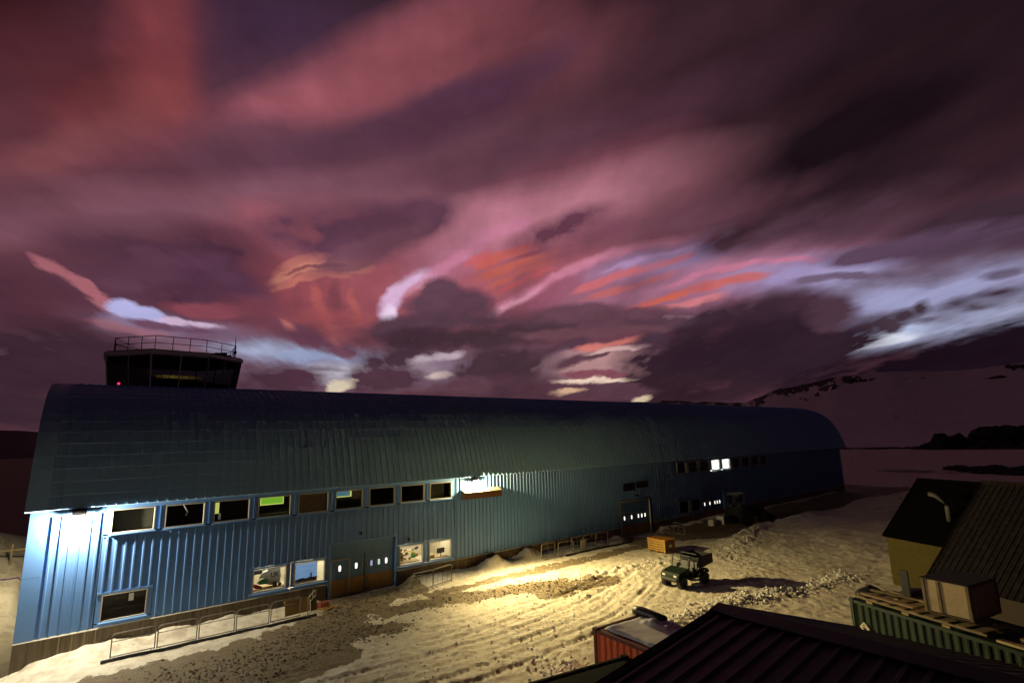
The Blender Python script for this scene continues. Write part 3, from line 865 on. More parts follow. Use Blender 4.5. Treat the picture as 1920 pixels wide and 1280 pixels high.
# corner trims and full-height runs
flat('corner_trim', XL, -1.42, ZB, 3.55, YF - .05)
flat('corner_trim', XL, -1.42, 3.56, ZE, YF - .05)
clad(-1.42, .62, ZB, 6.12)
flat('eave_flashing', -1.42, .62, 6.125, ZE, YF - .035)
def window(x0, x1, z0, z1, mat=CREAM, surround=True):
    fr = MB(); t = .048
    for a, b, c, d in ((x0, x1, z1 - t, z1), (x0, x1, z0, z0 + t), (x0, x0 + t, z0 + t, z1 - t), (x1 - t, x1, z0 + t, z1 - t)):
        fr.box(a, b, YF - .055, YF + .14, c, d)
    w = fr.build('window', mat, hangar)
    MB().add([(x0 + t, YF + .1, z0 + t), (x1 - t, YF + .1, z0 + t), (x1 - t, YF + .1, z1 - t), (x0 + t, YF + .1, z1 - t)], [(0, 1, 2, 3)]).build('pane', GLASS, w)
    MB().prism([(YF - .16, z0 - .03), (YF - .06, z0 + .0), (YF - .06, z0 - .07), (YF - .16, z0 - .07)], x0 - .06, x1 + .06, 'x').build('sill', TRIMB, w)
    return w
WUP = (5.1, 6.23)
WLO = (1.13, 2.33)
def upper_group(x0, n):
    """band of windows between flat blue panels"""
    for k in range(n):
        a = x0 + 2.2 * k
        window(a, a + 1.77, *WUP)
        b = a + 2.2 if k < n - 1 else a + 2.02
        flat('mullion_panel', a + 1.775, b - .005 if k < n - 1 else b, WUP[0], WUP[1], YF - .02)
        if k < n - 1:
            flat('mullion_fin', a + 1.965, a + 2.005, WUP[0], WUP[1], YF - .07, YF - .022)
    end = x0 + 2.2 * (n - 1) + 2.02
    flat('mullion_panel', x0 - .27, x0 - .005, WUP[0], WUP[1], YF - .02)
    flat('eave_flashing', x0 - .27, end, WUP[1] + .004, ZE, YF - .03)
    flat('window_flashing', x0 - .27, end, 4.975, WUP[0] - .075, YF - .03)
    return end
e1 = upper_group(.9, 9)                      # ends at 20.52
def lower_window(x0, x1):
    w = window(x0, x1, *WLO)
    for a, b in ((x0 - .2, x0 - .005), (x1 + .005, x1 + .2)):
        flat('window_surround', a, b, WLO[0] - .02, WLO[1] + .02, YF - .02)
    flat('window_surround', x0 - .2, x1 + .2, WLO[1] + .024, WLO[1] + .12, YF - .05)
    flat('window_surround', x0 - .2, x1 + .2, ZB, WLO[0] - .075, YF - .03)
    return w
# lower windows and sheets round them
def below(x0, x1, z1=4.97):
    clad(x0, x1, ZB, z1)
def above(x0, x1, z0=2.455, z1=4.97):
    clad(x0, x1, z0, z1)
above(.65, 2.88); lower_window(.86, 2.66)
below(2.88, 7.26)
above(7.26, 11.62)
lower_window(7.46, 9.22); lower_window(9.66, 11.42)
clad(11.62, 16.06, 3.14, 4.97)
above(16.06, 20.46)
lower_window(16.26, 18.02); lower_window(18.46, 20.24)
flat('cover_strip', 20.52, 20.56, ZB, ZE)
clad(20.56, 38.3, ZB, ZE)
flat('cover_strip', 21.19, 21.25, 4.6, ZE, YF - .09, YF - .05)
clad(38.3, 43.02, 3.2, ZE)
clad(43.02, 47.2, ZB, ZE)
e2 = upper_group(47.5, 9)                    # ends at 67.12
above(47.2, 51.62)
lower_window(47.46, 49.22); lower_window(49.66, 51.42)
clad(51.62, 56.06, 3.14, 4.97)
above(56.06, 60.46); lower_window(56.26, 58.02); lower_window(58.46, 60.24)
below(60.46, 67.12)
clad(67.12, XR - .6, ZB, ZE)
flat('corner_trim', XR - .6, XR, ZB, ZE, YF - .05)
# plinth
PZ = -.9
for a, b in ((XL, 2.9), (2.905, 7.2), (7.205, 11.55), (16.15, 20.6), (43.1, 52.0), (55.9, 68), (68.01, 79), (79.01, XR)):
    MB().box(a, b, YF + .0, YF + .3, PZ, .86).build('plinth_block', CONC, hangar)
for a, b in ((XL, 11.5), (16.15, 38.2), (43.1, 51.6), (56.1, XR)):
    MB().prism([(YF - .07, .865), (YF + .2, .865), (YF + .2, .915), (YF - .04, .915)], a, b, 'x').build('drip_ledge', CREAM, hangar)
bw = .34
nb = int((38.2 - 20.61) / bw)
bmesh0 = MB().box(0, bw - .03, 0, .06, PZ, .86).mesh('plinth_board', BROWNB)
bmesh1 = MB().box(0, bw - .03, 0, .06, PZ, .86).mesh('plinth_board', material('pale_board', (.25, .185, .11), .8, 0, (.15, .105, .06), 3, stretch=(4, 1, .3)))
rb = random.Random(4)
for k in range(nb):
    link('plinth_board', bmesh1 if rb.random() < .4 else bmesh0, hangar, (20.61 + k * bw, YF + rb.uniform(-.01, .03), 0))
MB().box(20.61, 38.2, YF + .1, YF + .3, PZ, .86).build('plinth_core', CONC, hangar)
# pale weathering battens on the left plinth
for x in (-.55, -.1, .35, .75):
    MB().box(x, x + .05, YF - .018, YF - .002, -.7, .86).build('plinth_batten', material('pale_stain', (.32, .26, .18), .85), hangar)

# ---- doors
DOORM = material('door_green_blue', (.105, .26, .50), .45, 0, (.09, .23, .45), 2)
KICK = material('brass_kick_plate', (.34, .21, .08), .5, .2, (.25, .15, .055), 3, stretch=(1, 1, .4))
LITP = material('lit_door_light', (.9, .9, .88), .4, emit=(1., .95, .86), estr=1.6)
LITB = material('lit_door_light_blue', (.5, .55, .8), .4, emit=(.45, .52, .85), estr=.55)
def oval(cx, z, y, mat, parent, w=.075, h=.17):
    n = 16; pts = []
    for k in range(n):
        t = 2 * pi * k / n
        sx, sz = cos(t), sin(t)
        pts.append((cx + w * (abs(sx) ** .5) * (1 if sx > 0 else -1), z + h * (abs(sz) ** .5) * (1 if sz > 0 else -1)))
    MB().prism([(a, b) for a, b in pts], y - .012, y - .002, 'y').build('oval_light', mat, parent)
    pts2 = [(cx + (a - cx) * 1.35, z + (b - z) * 1.16) for a, b in pts]
    MB().prism(pts2, y - .006, y - .001, 'y').build('oval_rim', BLACK, parent)
def doors(x0, dim=1.):
    yb = YF + .16
    x1 = x0 + 4.35
    # frame
    fr = MB()
    fr.box(x0 - .06, x0 + .06, YF - .05, YF + .3, -.06, 3.14)
    fr.box(x1 - .06, x1 + .06, YF - .05, YF + .3, -.06, 3.14)
    fr.box(x0 + .06, x1 - .06, YF - .05, YF + .3, 3.06, 3.14)
    fr.build('door_frame', CREAM if dim == 2 else TRIMB, hangar)
    MB().box(x0 + .06, x1 - .06, YF - .1, YF + .3, -.2, 0.).build('threshold', CREAM, hangar)
    a = x0 + .12
    def leaf(name, xa, xb, zt, y, lights, handle):
        d = MB().box(xa, xb, y, y + .05, .01, zt).build(name, DOORM, hangar)
        MB().box(xa + .02, xb - .02, y - .012, y - .001, .05, .98).build('kick_plate', KICK, d)
        for cx, m in lights:
            oval(cx, 1.62, y, m, d)
        MB().tube([(handle, y - .02, 1.04), (handle, y - .07, 1.05), (handle - .12, y - .07, 1.03)], .018, 6).build('handle', GALV, d)
        return d
    # personnel door
    pf = MB()
    pf.box(a, a + .07, yb - .06, yb + .06, 0, 2.16); pf.box(a + 1.13, a + 1.2, yb - .06, yb + .06, 0, 2.16); pf.box(a + .07, a + 1.13, yb - .06, yb + .06, 2.09, 2.16)
    pf.build('door_post', CREAM, hangar)
    leaf('door_leaf', a + .075, a + 1.125, 2.085, yb - .01, [(a + .58, LITP)], a + 1.03)
    l2 = leaf('door_leaf', a + 1.21, a + 2.12, 2.3, yb, [(a + 1.62, LITP)], a + 2.05)
    l3 = leaf('door_leaf', a + 2.19, x1 - .07, 2.3, yb, [(a + 2.62, LITB if dim == 1 else LITP), (a + 3.12, material('lit_door_light_green', (.6, .8, .7), .4, emit=(.6, .85, .72), estr=.8) if dim == 1 else LITP), (a + 3.62, LITP)], a + 2.3)
    for lf, xx in ((l2, a + 2.0), (l3, a + 2.33)):
        MB().box(xx - .02, xx + .02, yb - .05, yb - .013, 1.5, 1.8).build('pull_bar', CREAM, lf)
    MB().box(a + 2.125, a + 2.185, yb + .0, yb + .06, 0, 2.3).build('door_seam', BLACK, hangar)
    MB().box(x0 + .06, x1 - .06, yb + .01, yb + .07, 2.305, 3.06).build('overdoor_panel', DOORM, hangar)
    MB().box(x0 + .06, a - .003, yb, yb + .06, 0, 2.303).build('side_panel', DOORM, hangar)
    MB().box(a + .0, a + 1.2, yb + .0, yb + .06, 2.165, 2.303).build('side_panel', DOORM, hangar)
doors(11.68, 1)
doors(38.36, 2)
doors(51.68, 3)
# louvres above the far door, small fittings on the wall
for a, b, z0, z1 in ((38.9, 40.6, 4.05, 4.75), (40.85, 42.5, 4.2, 4.78)):
    lv = MB().box(a, b, YF - .09, YF - .055, z0, z1).build('louvre', BLACK, hangar)
    for k in range(6):
        zz = z0 + .06 + k * (z1 - z0 - .1) / 6
        MB().box(a + .03, b - .03, YF - .125, YF - .092, zz, zz + .02).build('slat', STEELD, lv)
def fitting(x, z, w=.16, h=.18, m=BLACK):
    MB().cbox(x - w / 2, x + w / 2, YF - .22, YF - .05, z - h / 2, z + h / 2, .02).build('wall_fitting', m, hangar)
fitting(13.55, 3.55); fitting(10.2, 2.62, .08, .1); fitting(16.9, 2.75, .1, .18); fitting(40.7, 3.55, .5, .12); fitting(9.3, 2.55, .06, .09)
MB().tube([(10.75, YF - .06, .9), (10.75, YF - .06, -.3)], .03, 8).build('drain_pipe', CREAM, hangar)
# notice on the lower left window
MB().box(1.92, 2.12, YF + .08, YF + .09, 1.86, 2.2).build('paper_notice', material('paper', (.7, .7, .68), .8), hangar)

# ---- rooms behind the glass
def room(x0, x1, y1, z0, z1, mat, name='interior'):
    y0 = YF + .16
    v = [(x0, y0, z0), (x1, y0, z0), (x1, y1, z0), (x0, y1, z0), (x0, y0, z1), (x1, y0, z1), (x1, y1, z1), (x0, y1, z1)]
    return MB().add(v, [(0, 1, 2, 3), (4, 7, 6, 5), (1, 5, 6, 2), (2, 6, 7, 3), (3, 7, 4, 0)]).build(name, mat, hangar)
WARMW = material('cream_interior_wall', (.62, .56, .42), .8)
PANEL = material('ceiling_light_panel', (1, 1, 1), .5, emit=(1, .88, .62), estr=26)
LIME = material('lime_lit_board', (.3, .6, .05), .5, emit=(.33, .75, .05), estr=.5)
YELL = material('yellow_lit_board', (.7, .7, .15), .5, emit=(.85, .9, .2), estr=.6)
room(.5, 20.5, YF + 4.5, 4.5, 6.4, DARK)
room(.7, 2.8, YF + 1.0, 1.0, 2.44, material('board_blind', (.12, .10, .07), .8, 0, (.07, .055, .04), 3, stretch=(1, 1, 5)))
ra = room(7.3, 11.55, YF + 3.2, .95, 2.9, WARMW)
rb_ = room(16.1, 20.4, YF + 3.2, .95, 2.9, WARMW)
for p, xs in ((ra, (8.3, 10.5)), (rb_, (17.1, 19.3))):
    for x in xs:
        MB().box(x - .5, x + .5, YF + .8, YF + 1.4, 2.84, 2.88).build('light_panel', PANEL, p)
room(47.3, 53.8, YF + 3, 4.6, 6.4, material('dim_room', (.09, .06, .03), .8))
rl = room(53.9, 58.35, YF + 2.0, 4.9, 6.4, material('white_interior', (.8, .8, .78), .8))
MB().box(54.1, 58.2, YF + .6, YF + 1.7, 6.3, 6.35).build('light_panel', material('white_light_panel', (1, 1, 1), .5, emit=(1, .97, .88), estr=9), rl)
BLIND = material('glowing_roller_blind', (.85, .85, .8), .8, emit=(1, .97, .86), estr=.95)  # glow in the material stands for room light through the blind
for x in (54.2, 56.4):
    for k in range(9):
        MB().box(x + .12, x + 1.45, YF + .42, YF + .44, 5.12 + k * .12, 5.12 + k * .12 + .105).build('blind_slat', BLIND, rl)
room(58.45, 67.1, YF + 3, 4.6, 6.4, DARK)
room(47.3, 51.6, YF + 3, .95, 2.6, DARK)
room(56.1, 60.4, YF + 3, .95, 2.6, DARK)
for x, w in ((47.62, .62), (49.85, .45)):
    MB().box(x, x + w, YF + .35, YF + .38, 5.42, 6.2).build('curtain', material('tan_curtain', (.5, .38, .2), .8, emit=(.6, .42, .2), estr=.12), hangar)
# glimpses inside the upper rooms
def inside(name, x0, x1, z0, z1, mat, y=.5, t=.05):
    return MB().box(x0, x1, YF + y, YF + y + t, z0, z1).build(name, mat, hangar)
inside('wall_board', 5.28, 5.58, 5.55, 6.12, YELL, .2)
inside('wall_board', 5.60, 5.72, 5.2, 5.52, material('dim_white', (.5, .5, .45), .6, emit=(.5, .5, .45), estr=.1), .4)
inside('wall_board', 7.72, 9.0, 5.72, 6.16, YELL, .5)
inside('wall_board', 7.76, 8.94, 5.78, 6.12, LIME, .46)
inside('desk', 7.6, 9.3, 5.18, 5.23, CREAM, .3, .5)
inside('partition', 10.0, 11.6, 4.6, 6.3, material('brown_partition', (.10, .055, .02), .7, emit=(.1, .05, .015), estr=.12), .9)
inside('wall_board', 12.1, 13.12, 5.78, 6.2, YELL, .5)
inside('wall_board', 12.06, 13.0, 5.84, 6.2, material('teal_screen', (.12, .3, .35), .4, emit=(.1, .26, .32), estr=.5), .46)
inside('shelf', 12.2, 13.6, 5.62, 5.66, STEELD, .4, .4)
lp = MB().tube([(3.9, YF + .5, 6.2), (4.15, YF + .4, 5.75), (4.05, YF + .4, 5.6)], .03, 6).build('desk_lamp', material('grey_metal', (.4, .4, .4), .5), hangar)
inside('roller_blind', 1.0, 2.6, 5.2, 6.2, material('khaki_blind', (.045, .042, .024), .8), .3)
inside('roller_blind', 18.55, 19.85, 5.2, 6.2, material('khaki_blind', (.045, .042, .024), .8), .3)
# stores room: hanging jerseys, boxes and a print of open country
WHITE = material('white_cloth', (.8, .78, .7), .8)
REDC = material('red_cloth', (.55, .06, .04), .7)
GREENC = material('green_cloth', (.10, .42, .16), .7)
NAVY = material('navy_cloth', (.04, .05, .12), .8)
yy = YF + .42
sack = MB()
prof = [(8.15, 1.45), (8.12, 1.95), (8.35, 2.2), (8.75, 2.28), (8.98, 2.12), (9.05, 1.8), (8.98, 1.4), (8.7, 1.3), (8.4, 1.36)]
sack.prism(prof, yy, yy + .22, 'y'); sk = sack.build('cargo_sack', WHITE, ra)
lt = MB()
def stroke(pts, w=.045):
    for (a, b), (c, d) in zip(pts, pts[1:]):
        L = sqrt((c - a) ** 2 + (d - b) ** 2); nx, nz = -(d - b) / L * w / 2, (c - a) / L * w / 2
        lt.prism([(a + nx, b + nz), (c + nx, d + nz), (c - nx, d - nz), (a - nx, b - nz)], yy - .012, yy - .003, 'y')
stroke([(8.52, 2.0), (8.52, 1.80), (8.56, 1.74), (8.64, 1.74), (8.68, 1.80), (8.68, 2.0)])
stroke([(8.76, 2.0), (8.76, 1.74)]); stroke([(8.90, 2.0), (8.77, 1.87)]); stroke([(8.79, 1.89), (8.92, 1.74)])
lt.build('lettering', NAVY, sk)
MB().prism([(7.75, 1.58), (7.95, 1.72), (8.25, 1.72), (8.36, 1.6), (8.2, 1.46), (7.9, 1.46)], yy - .12, yy - .03, 'y').build('green_bag', GREENC, ra)
MB().prism([(7.5, 1.42), (7.55, 1.56), (7.75, 1.5), (8.05, 1.34), (8.0, 1.26), (7.7, 1.3)], yy - .2, yy - .08, 'y').build('red_bag', REDC, ra)
MB().cbox(7.52, 8.05, yy, yy + .3, 2.0, 2.2, .05).build('folded_jacket', NAVY, ra)
MB().prism([(7.9, 1.75), (8.0, 2.0), (8.2, 2.12), (8.2, 1.8)], yy - .02, yy + .1, 'y').build('white_jacket', WHITE, ra)
MB().box(7.4, 9.2, yy - .3, yy + .5, 1.2, 1.25).build('bench_top', WOOD, ra)
MB().cbox(8.6, 8.8, yy - .2, yy - .02, 1.25, 1.5, .03).build('brown_bottle', BROWNB, ra)
MB().cbox(8.9, 9.05, yy - .2, yy - .02, 1.25, 1.42, .03).build('brown_bottle', BROWNB, ra)
pm = material('glowing_landscape_print', (.22, .40, .70), .6, 0, (.50, .62, .80), 2.2, stretch=(1, 1, 3), emit=(.27, .50, .86), estr=.42)  # glow added to the print in place of room lighting
pr = MB().box(9.74, 11.05, YF + .26, YF + .28, 1.34, 2.26).build('glowing_landscape_print', pm, ra)
MB().prism([(9.74, 1.25), (11.05, 1.25), (11.05, 1.42), (10.8, 1.40), (10.7, 1.45), (10.4, 1.38), (10.2, 1.44), (9.95, 1.40), (9.74, 1.34)], YF + .245, YF + .258, 'y').build('printed_hills', material('print_dark', (.06, .05, .05), .7), pr)
MB().box(10.66, 10.74, YF + .245, YF + .257, 1.4, 1.66).build('printed_tower', MATS['print_dark'], pr)
MB().box(9.74, 11.05, YF + .25, YF + .275, 1.16, 1.30).build('printed_shore', material('print_sand', (.5, .38, .28), .7), pr)
# workshop clutter behind the other two lower windows
rn = random.Random(11)
cl_m = [WOOD, BROWNB, WHITE, material('ochre_box', (.5, .36, .1), .7), material('grey_box', (.2, .2, .2), .6), DARK, NAVY]
for k in range(26):
    x = rn.uniform(16.35, 17.8); z = rn.uniform(1.2, 2.0); w = rn.uniform(.08, .28); h = rn.uniform(.05, .2)
    d = rn.uniform(.25, .9)
    mm = Matrix.Translation((x, YF + d, z)) @ Matrix.Rotation(rn.uniform(-.5, .5), 4, 'Y')
    MB().cbox(-w / 2, w / 2, 0, .15, -h / 2, h / 2, .015, mm).build('stored_box', cl_m[k % len(cl_m)], rb_)
MB().cbox(17.25, 17.6, YF + .22, YF + .4, 1.45, 1.68, .05).build('green_crate', material('bright_green', (.08, .55, .15), .5), rb_)
MB().cbox(17.3, 17.55, YF + .24, YF + .4, 1.69, 1.86, .05).build('yellow_bag', material('bright_yellow', (.8, .75, .08), .6), rb_)
MB().box(16.3, 17.9, YF + .25, YF + .9, 1.2, 1.25).build('bench_top', WOOD, rb_)
MB().box(16.3, 17.9, YF + .95, YF + 1.2, 1.75, 1.79).build('shelf', WOOD, rb_)
MB().cbox(19.35, 19.95, YF + .4, YF + .5, 1.42, 1.75, .03).build('monitor', BLACK, rb_)
MB().tube([(19.65, YF + .45, 1.2), (19.65, YF + .45, 1.45)], .03, 6).build('monitor_stand', BLACK, rb_)
MB().box(18.5, 20.2, YF + .3, YF + 1.0, 1.15, 1.2).build('desk', WOOD, rb_)
MB().tube([(19.72, YF + .7, 2.4), (19.72, YF + .7, 1.9)], .015, 6).build('hanging_cable', BLACK, rb_)
MB().cbox(18.8, 19.15, YF + .35, YF + .6, 1.2, 1.42, .04).build('desk_box', cl_m[3], rb_)
MB().cbox(18.55, 18.75, YF + .35, YF + .6, 1.2, 1.34, .04).build('paper_pile', WHITE, rb_)

# ---- curved roof of seamed sheets
PROF = [(32.55, 6.46), (32.85, 7.4), (33.15, 8.4), (33.55, 9.4), (34.05, 10.3), (34.75, 11.12), (35.75, 11.86), (37.1, 12.42), (39.0, 12.82), (41.2, 13.06), (44.0, 13.26), (48.5, 13.36), (54, 13.2), (59, 12.5), (62.5, 11), (64.6, 8.6), (65.2, 6.46)]
def resample(P, n):
    P = [Vector((0, a, b)) for a, b in P]
    # Catmull-Rom through the points
    out = []
    for i in range(len(P) - 1):
        p0, p1, p2, p3 = P[max(i - 1, 0)], P[i], P[i + 1], P[min(i + 2, len(P) - 1)]
        for k in range(12):
            t = k / 12
            out.append(.5 * ((2 * p1) + (p2 - p0) * t + (2 * p0 - 5 * p1 + 4 * p2 - p3) * t * t + (3 * p1 - p0 - 3 * p2 + p3) * t ** 3))
    out.append(P[-1])
    d = [0]
    for a, b in zip(out, out[1:]):
        d.append(d[-1] + (b - a).length)
    res = []
    for k in range(n + 1):
        t = d[-1] * k / n
        j = max(0, min(len(d) - 2, next((q for q in range(len(d) - 1) if d[q + 1] >= t), len(d) - 2)))
        u = (t - d[j]) / (d[j + 1] - d[j] + 1e-9)
        res.append(out[j].lerp(out[j + 1], u))
    return res
NR = 62
RP = resample(PROF, NR)
nrm = []
for i in range(NR + 1):
    d = RP[min(i + 1, NR)] - RP[max(i - 1, 0)]
    nrm.append(Vector((0, -d.z, d.y)).normalized())
RXL, RXR, PW = -2.27, 91.9, .42
x_first = RXL + .80
NCOL = int((RXR - .5 - x_first) / PW)
ROWS = 28
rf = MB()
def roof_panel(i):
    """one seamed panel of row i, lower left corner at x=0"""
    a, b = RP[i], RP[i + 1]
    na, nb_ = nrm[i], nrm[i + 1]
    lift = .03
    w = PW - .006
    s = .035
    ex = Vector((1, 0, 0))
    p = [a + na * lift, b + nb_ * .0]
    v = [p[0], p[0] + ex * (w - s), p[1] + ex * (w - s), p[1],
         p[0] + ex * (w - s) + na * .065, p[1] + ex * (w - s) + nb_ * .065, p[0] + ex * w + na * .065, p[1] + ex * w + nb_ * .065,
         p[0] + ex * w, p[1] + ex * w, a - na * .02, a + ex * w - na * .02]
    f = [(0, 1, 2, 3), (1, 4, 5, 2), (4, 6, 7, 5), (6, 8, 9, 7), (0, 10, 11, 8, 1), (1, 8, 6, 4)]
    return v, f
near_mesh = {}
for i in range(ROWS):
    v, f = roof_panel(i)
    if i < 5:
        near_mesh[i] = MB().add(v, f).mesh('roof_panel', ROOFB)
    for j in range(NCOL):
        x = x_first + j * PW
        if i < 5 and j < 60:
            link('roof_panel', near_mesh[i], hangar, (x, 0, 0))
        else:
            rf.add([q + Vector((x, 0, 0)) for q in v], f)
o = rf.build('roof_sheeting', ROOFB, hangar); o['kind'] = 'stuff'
# smooth top and rear of the roof, verges at both ends
tp = MB()
vs = []
for i in range(ROWS, NR + 1):
    vs += [RP[i] + Vector((RXL + .8, 0, 0)), RP[i] + Vector((RXR - .5, 0, 0))]
tp.add(vs, [(2 * k, 2 * k + 1, 2 * k + 3, 2 * k + 2) for k in range(len(vs) // 2 - 1)])
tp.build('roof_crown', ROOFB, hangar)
for xa, xb in ((RXL, x_first - .004), (x_first + NCOL * PW + .004, RXR)):
    vg = MB(); n = NR + 1
    vs = []
    for i in range(n):
        q = RP[i] + nrm[i] * .03
        vs += [q + Vector((xa, 0, 0)), q + Vector((xb, 0, 0)), q - nrm[i] * .25 + Vector((xa, 0, 0)), q - nrm[i] * .25 + Vector((xb, 0, 0))]
    fs = []
    for i in range(n - 1):
        k = 4 * i
        fs += [(k, k + 1, k + 5, k + 4), (k + 2, k + 6, k + 7, k + 3), (k, k + 4, k + 6, k + 2), (k + 1, k + 3, k + 7, k + 5)]
    fs += [(0, 2, 3, 1), (4 * n - 4, 4 * n - 3, 4 * n - 1, 4 * n - 2)]
    vg.add(vs, fs).build('roof_verge', ROOFB, hangar)
# soffit closing the eave
MB().add([(RXL, 32.55, 6.462), (RXR, 32.55, 6.462), (RXR, YF + .3, 6.462), (RXL, YF + .3, 6.462)], [(0, 1, 2, 3)]).build('soffit', STEELD, hangar)
# gable ends and rear wall
for x, nm in ((XL + .02, 'gable_wall'), (XR - .02, 'gable_wall')):
    pts = [(YF + .02, -.9)] + [(max(YF + .02, q.y), q.z - .03) for q in RP] + [(64.9, -.9)]
    MB().add([(x, a, b) for a, b in pts], [tuple(range(len(pts)))]).build(nm, BLUE, hangar)
MB().box(XL, XR, 64.9, 65.0, -.9, 6.6).build('rear_wall', BLUE, hangar)

# ---- vent hood under the lamp
hood = thing('vent_hood', (22.72, YF - .05, 4.93), 0, 'rusty brown sloping vent hood below the bright wall lamp', 'vent hood')
RUST = material('rusty_steel', (.17, .075, .03), .75, .2, (.10, .045, .02), 4, .3, 30)
hw0, hw1 = -1.62, 1.68
MB().prism([(-.02, .66), (-.50, .46), (-.50, .42), (-.02, .61)], hw0, hw1, 'x').build('sloping_top', material('dusty_top', (.42, .34, .22), .8, 0, (.25, .19, .11), 5, .5, 20), hood)
for k in range(3):
    a = hw0 + k * 1.1
    MB().box(a, a + 1.092, -.50, -.47, 0.0, .418).build('fascia_board', RUST, hood)
MB().prism([(-.02, .605), (-.47, .415), (-.47, 0), (-.02, 0)], hw0 + .004, hw0 + .03, 'x').build('cheek', RUST, hood)
MB().prism([(-.02, .605), (-.47, .415), (-.47, 0), (-.02, 0)], hw1 - .03, hw1 - .004, 'x').build('cheek', RUST, hood)
MB().box(hw0 + .03, hw1 - .03, -.47, -.02, .02, .05).build('grille', BLACK, hood)

# ---- wall lamps
def wall_lamp(name, loc, rz, label, watt, color, size=(.34, .16), tilt=35, es=30, throw=0):
    t = thing(name, loc, rz, label, 'lamp', 'lamps on the hangar walls')
    MB().cbox(-.24, .24, -.05, .06, -.16, .10, .03).build('bracket', STEELD, t)
    MB().box(-.30, .30, -.52, .0, .135, .155).build('visor', STEELD, t)
    R = Matrix.Translation((0, -.20, -.02)) @ Matrix.Rotation(radians(tilt), 4, 'X')
    MB().prism([(-.14, .1), (.12, .13), (.12, -.11), (-.14, -.1)], -.26, .26, 'x', R).build('housing', STEELD, t)
    MB().box(-.22, .22, -.155, -.142, -.085, .085, R).build('lens', material('lamp_lens_' + name, (1, 1, 1), .3, emit=color, estr=es), t)
    l = bpy.data.lights.new('floodlight', 'POINT')
    l.shadow_soft_size = .07
    l.energy = watt; l.color = color
    lo = bpy.data.objects.new('floodlight', l)
    COL.objects.link(lo); lo.parent = t
    lo.location = R @ Vector((0, -.24, -.03))
    if throw:
        k = bpy.data.lights.new('long_throw', 'SPOT')
        k.energy = throw; k.color = color; k.spot_size = radians(125); k.spot_blend = 1.0; k.shadow_soft_size = .07
        ko = bpy.data.objects.new('long_throw', k)
        COL.objects.link(ko); ko.parent = t
        ko.location = R @ Vector((0, -.22, -.03))
        ko.rotation_euler = Vector((.20, -.87, -.37)).to_track_quat('-Z', 'Y').to_euler()
    return t
wall_lamp('wall_lamp', (22.15, YF - .06, 6.20), 0, 'glaring yellow floodlight on the wall above the rusty vent hood', 2700, (1, .76, .33), tilt=32, es=25, throw=18000)
wall_lamp('wall_lamp', (-.35, YF - .06, 6.20), 0, 'bright white floodlight under the eave at the near corner of the hangar', 3300, (1, .88, .66), tilt=50, es=40)
wall_lamp('wall_lamp', (XL, 40.5, 5.6), radians(-90), 'floodlight on the gable end lighting the snow mound', 1050, (1, .80, .45), tilt=30, es=20)

# ================================================================== control tower on the roof
tower = thing('control_tower', (0, 0, 12.6), 0, 'small glazed control tower with railed flat top standing on the hangar roof', 'control tower')

TT_ = [(-.10, 44.6), (2.31, 42.05), (5.75, 42.2), (8.15, 43.9), (8.4, 47.6), (6.0, 50.2), (2.5, 50.3), (.0, 48)]
TB = [(4.12 + (p[0] - 4.12) * .925, 46.2 + (p[1] - 46.2) * .925) for p in TT_]
z0, z1 = .35, 2.85          # relative to 12.6
TGLASS = glass_material('tower_glass', (.16, .17, .19), .03)
TFR = material('tower_frame', (.88, .85, .76), .5)
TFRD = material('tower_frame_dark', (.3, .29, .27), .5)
n = len(TB)
fc = MB()
def P3(q, z):
    return Vector((q[0], q[1], z))
for i in range(n):
    j = (i + 1) % n
    a0, a1, b0, b1 = P3(TB[i], z0), P3(TT_[i], z1), P3(TB[j], z0), P3(TT_[j], z1)
    for k in range(2):
        c0, c1, d0, d1 = a0.lerp(b0, k / 2), a1.lerp(b1, k / 2), a0.lerp(b0, (k + 1) / 2), a1.lerp(b1, (k + 1) / 2)
        MB().add([c0, d0, d1, c1], [(0, 1, 2, 3)]).build('pane', TGLASS, tower)
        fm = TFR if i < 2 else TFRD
        MB().tube([c0, c1], .055 if k == 0 else .045, 4).build('mullion', fm, tower)
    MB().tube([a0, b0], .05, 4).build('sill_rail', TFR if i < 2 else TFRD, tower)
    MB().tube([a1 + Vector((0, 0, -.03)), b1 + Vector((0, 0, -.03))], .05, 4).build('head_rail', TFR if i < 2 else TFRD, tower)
def scale_poly(P, k):
    cx = sum(p[0] for p in P) / len(P); cy = sum(p[1] for p in P) / len(P)
    return [(cx + (p[0] - cx) * k, cy + (p[1] - cy) * k) for p in P]
MB().prism(scale_poly(TB, .985), -.3, z0 - .03, 'z').build('base_upstand', STEELD, tower)
MB().prism(scale_poly(TT_, 1.03), z1, z1 + .22, 'z').build('roof_fascia', TFR, tower)
MB().prism(scale_poly(TT_, 1.00), z1 + .22, z1 + .30, 'z').build('roof_deck', STEELD, tower)
MB().prism(scale_poly(TB, .96), .36, .4, 'z').build('cab_floor', DARK, tower)
MB().prism(scale_poly(TT_, .96), z1 - .06, z1 - .02, 'z').build('cab_ceiling', DARK, tower)
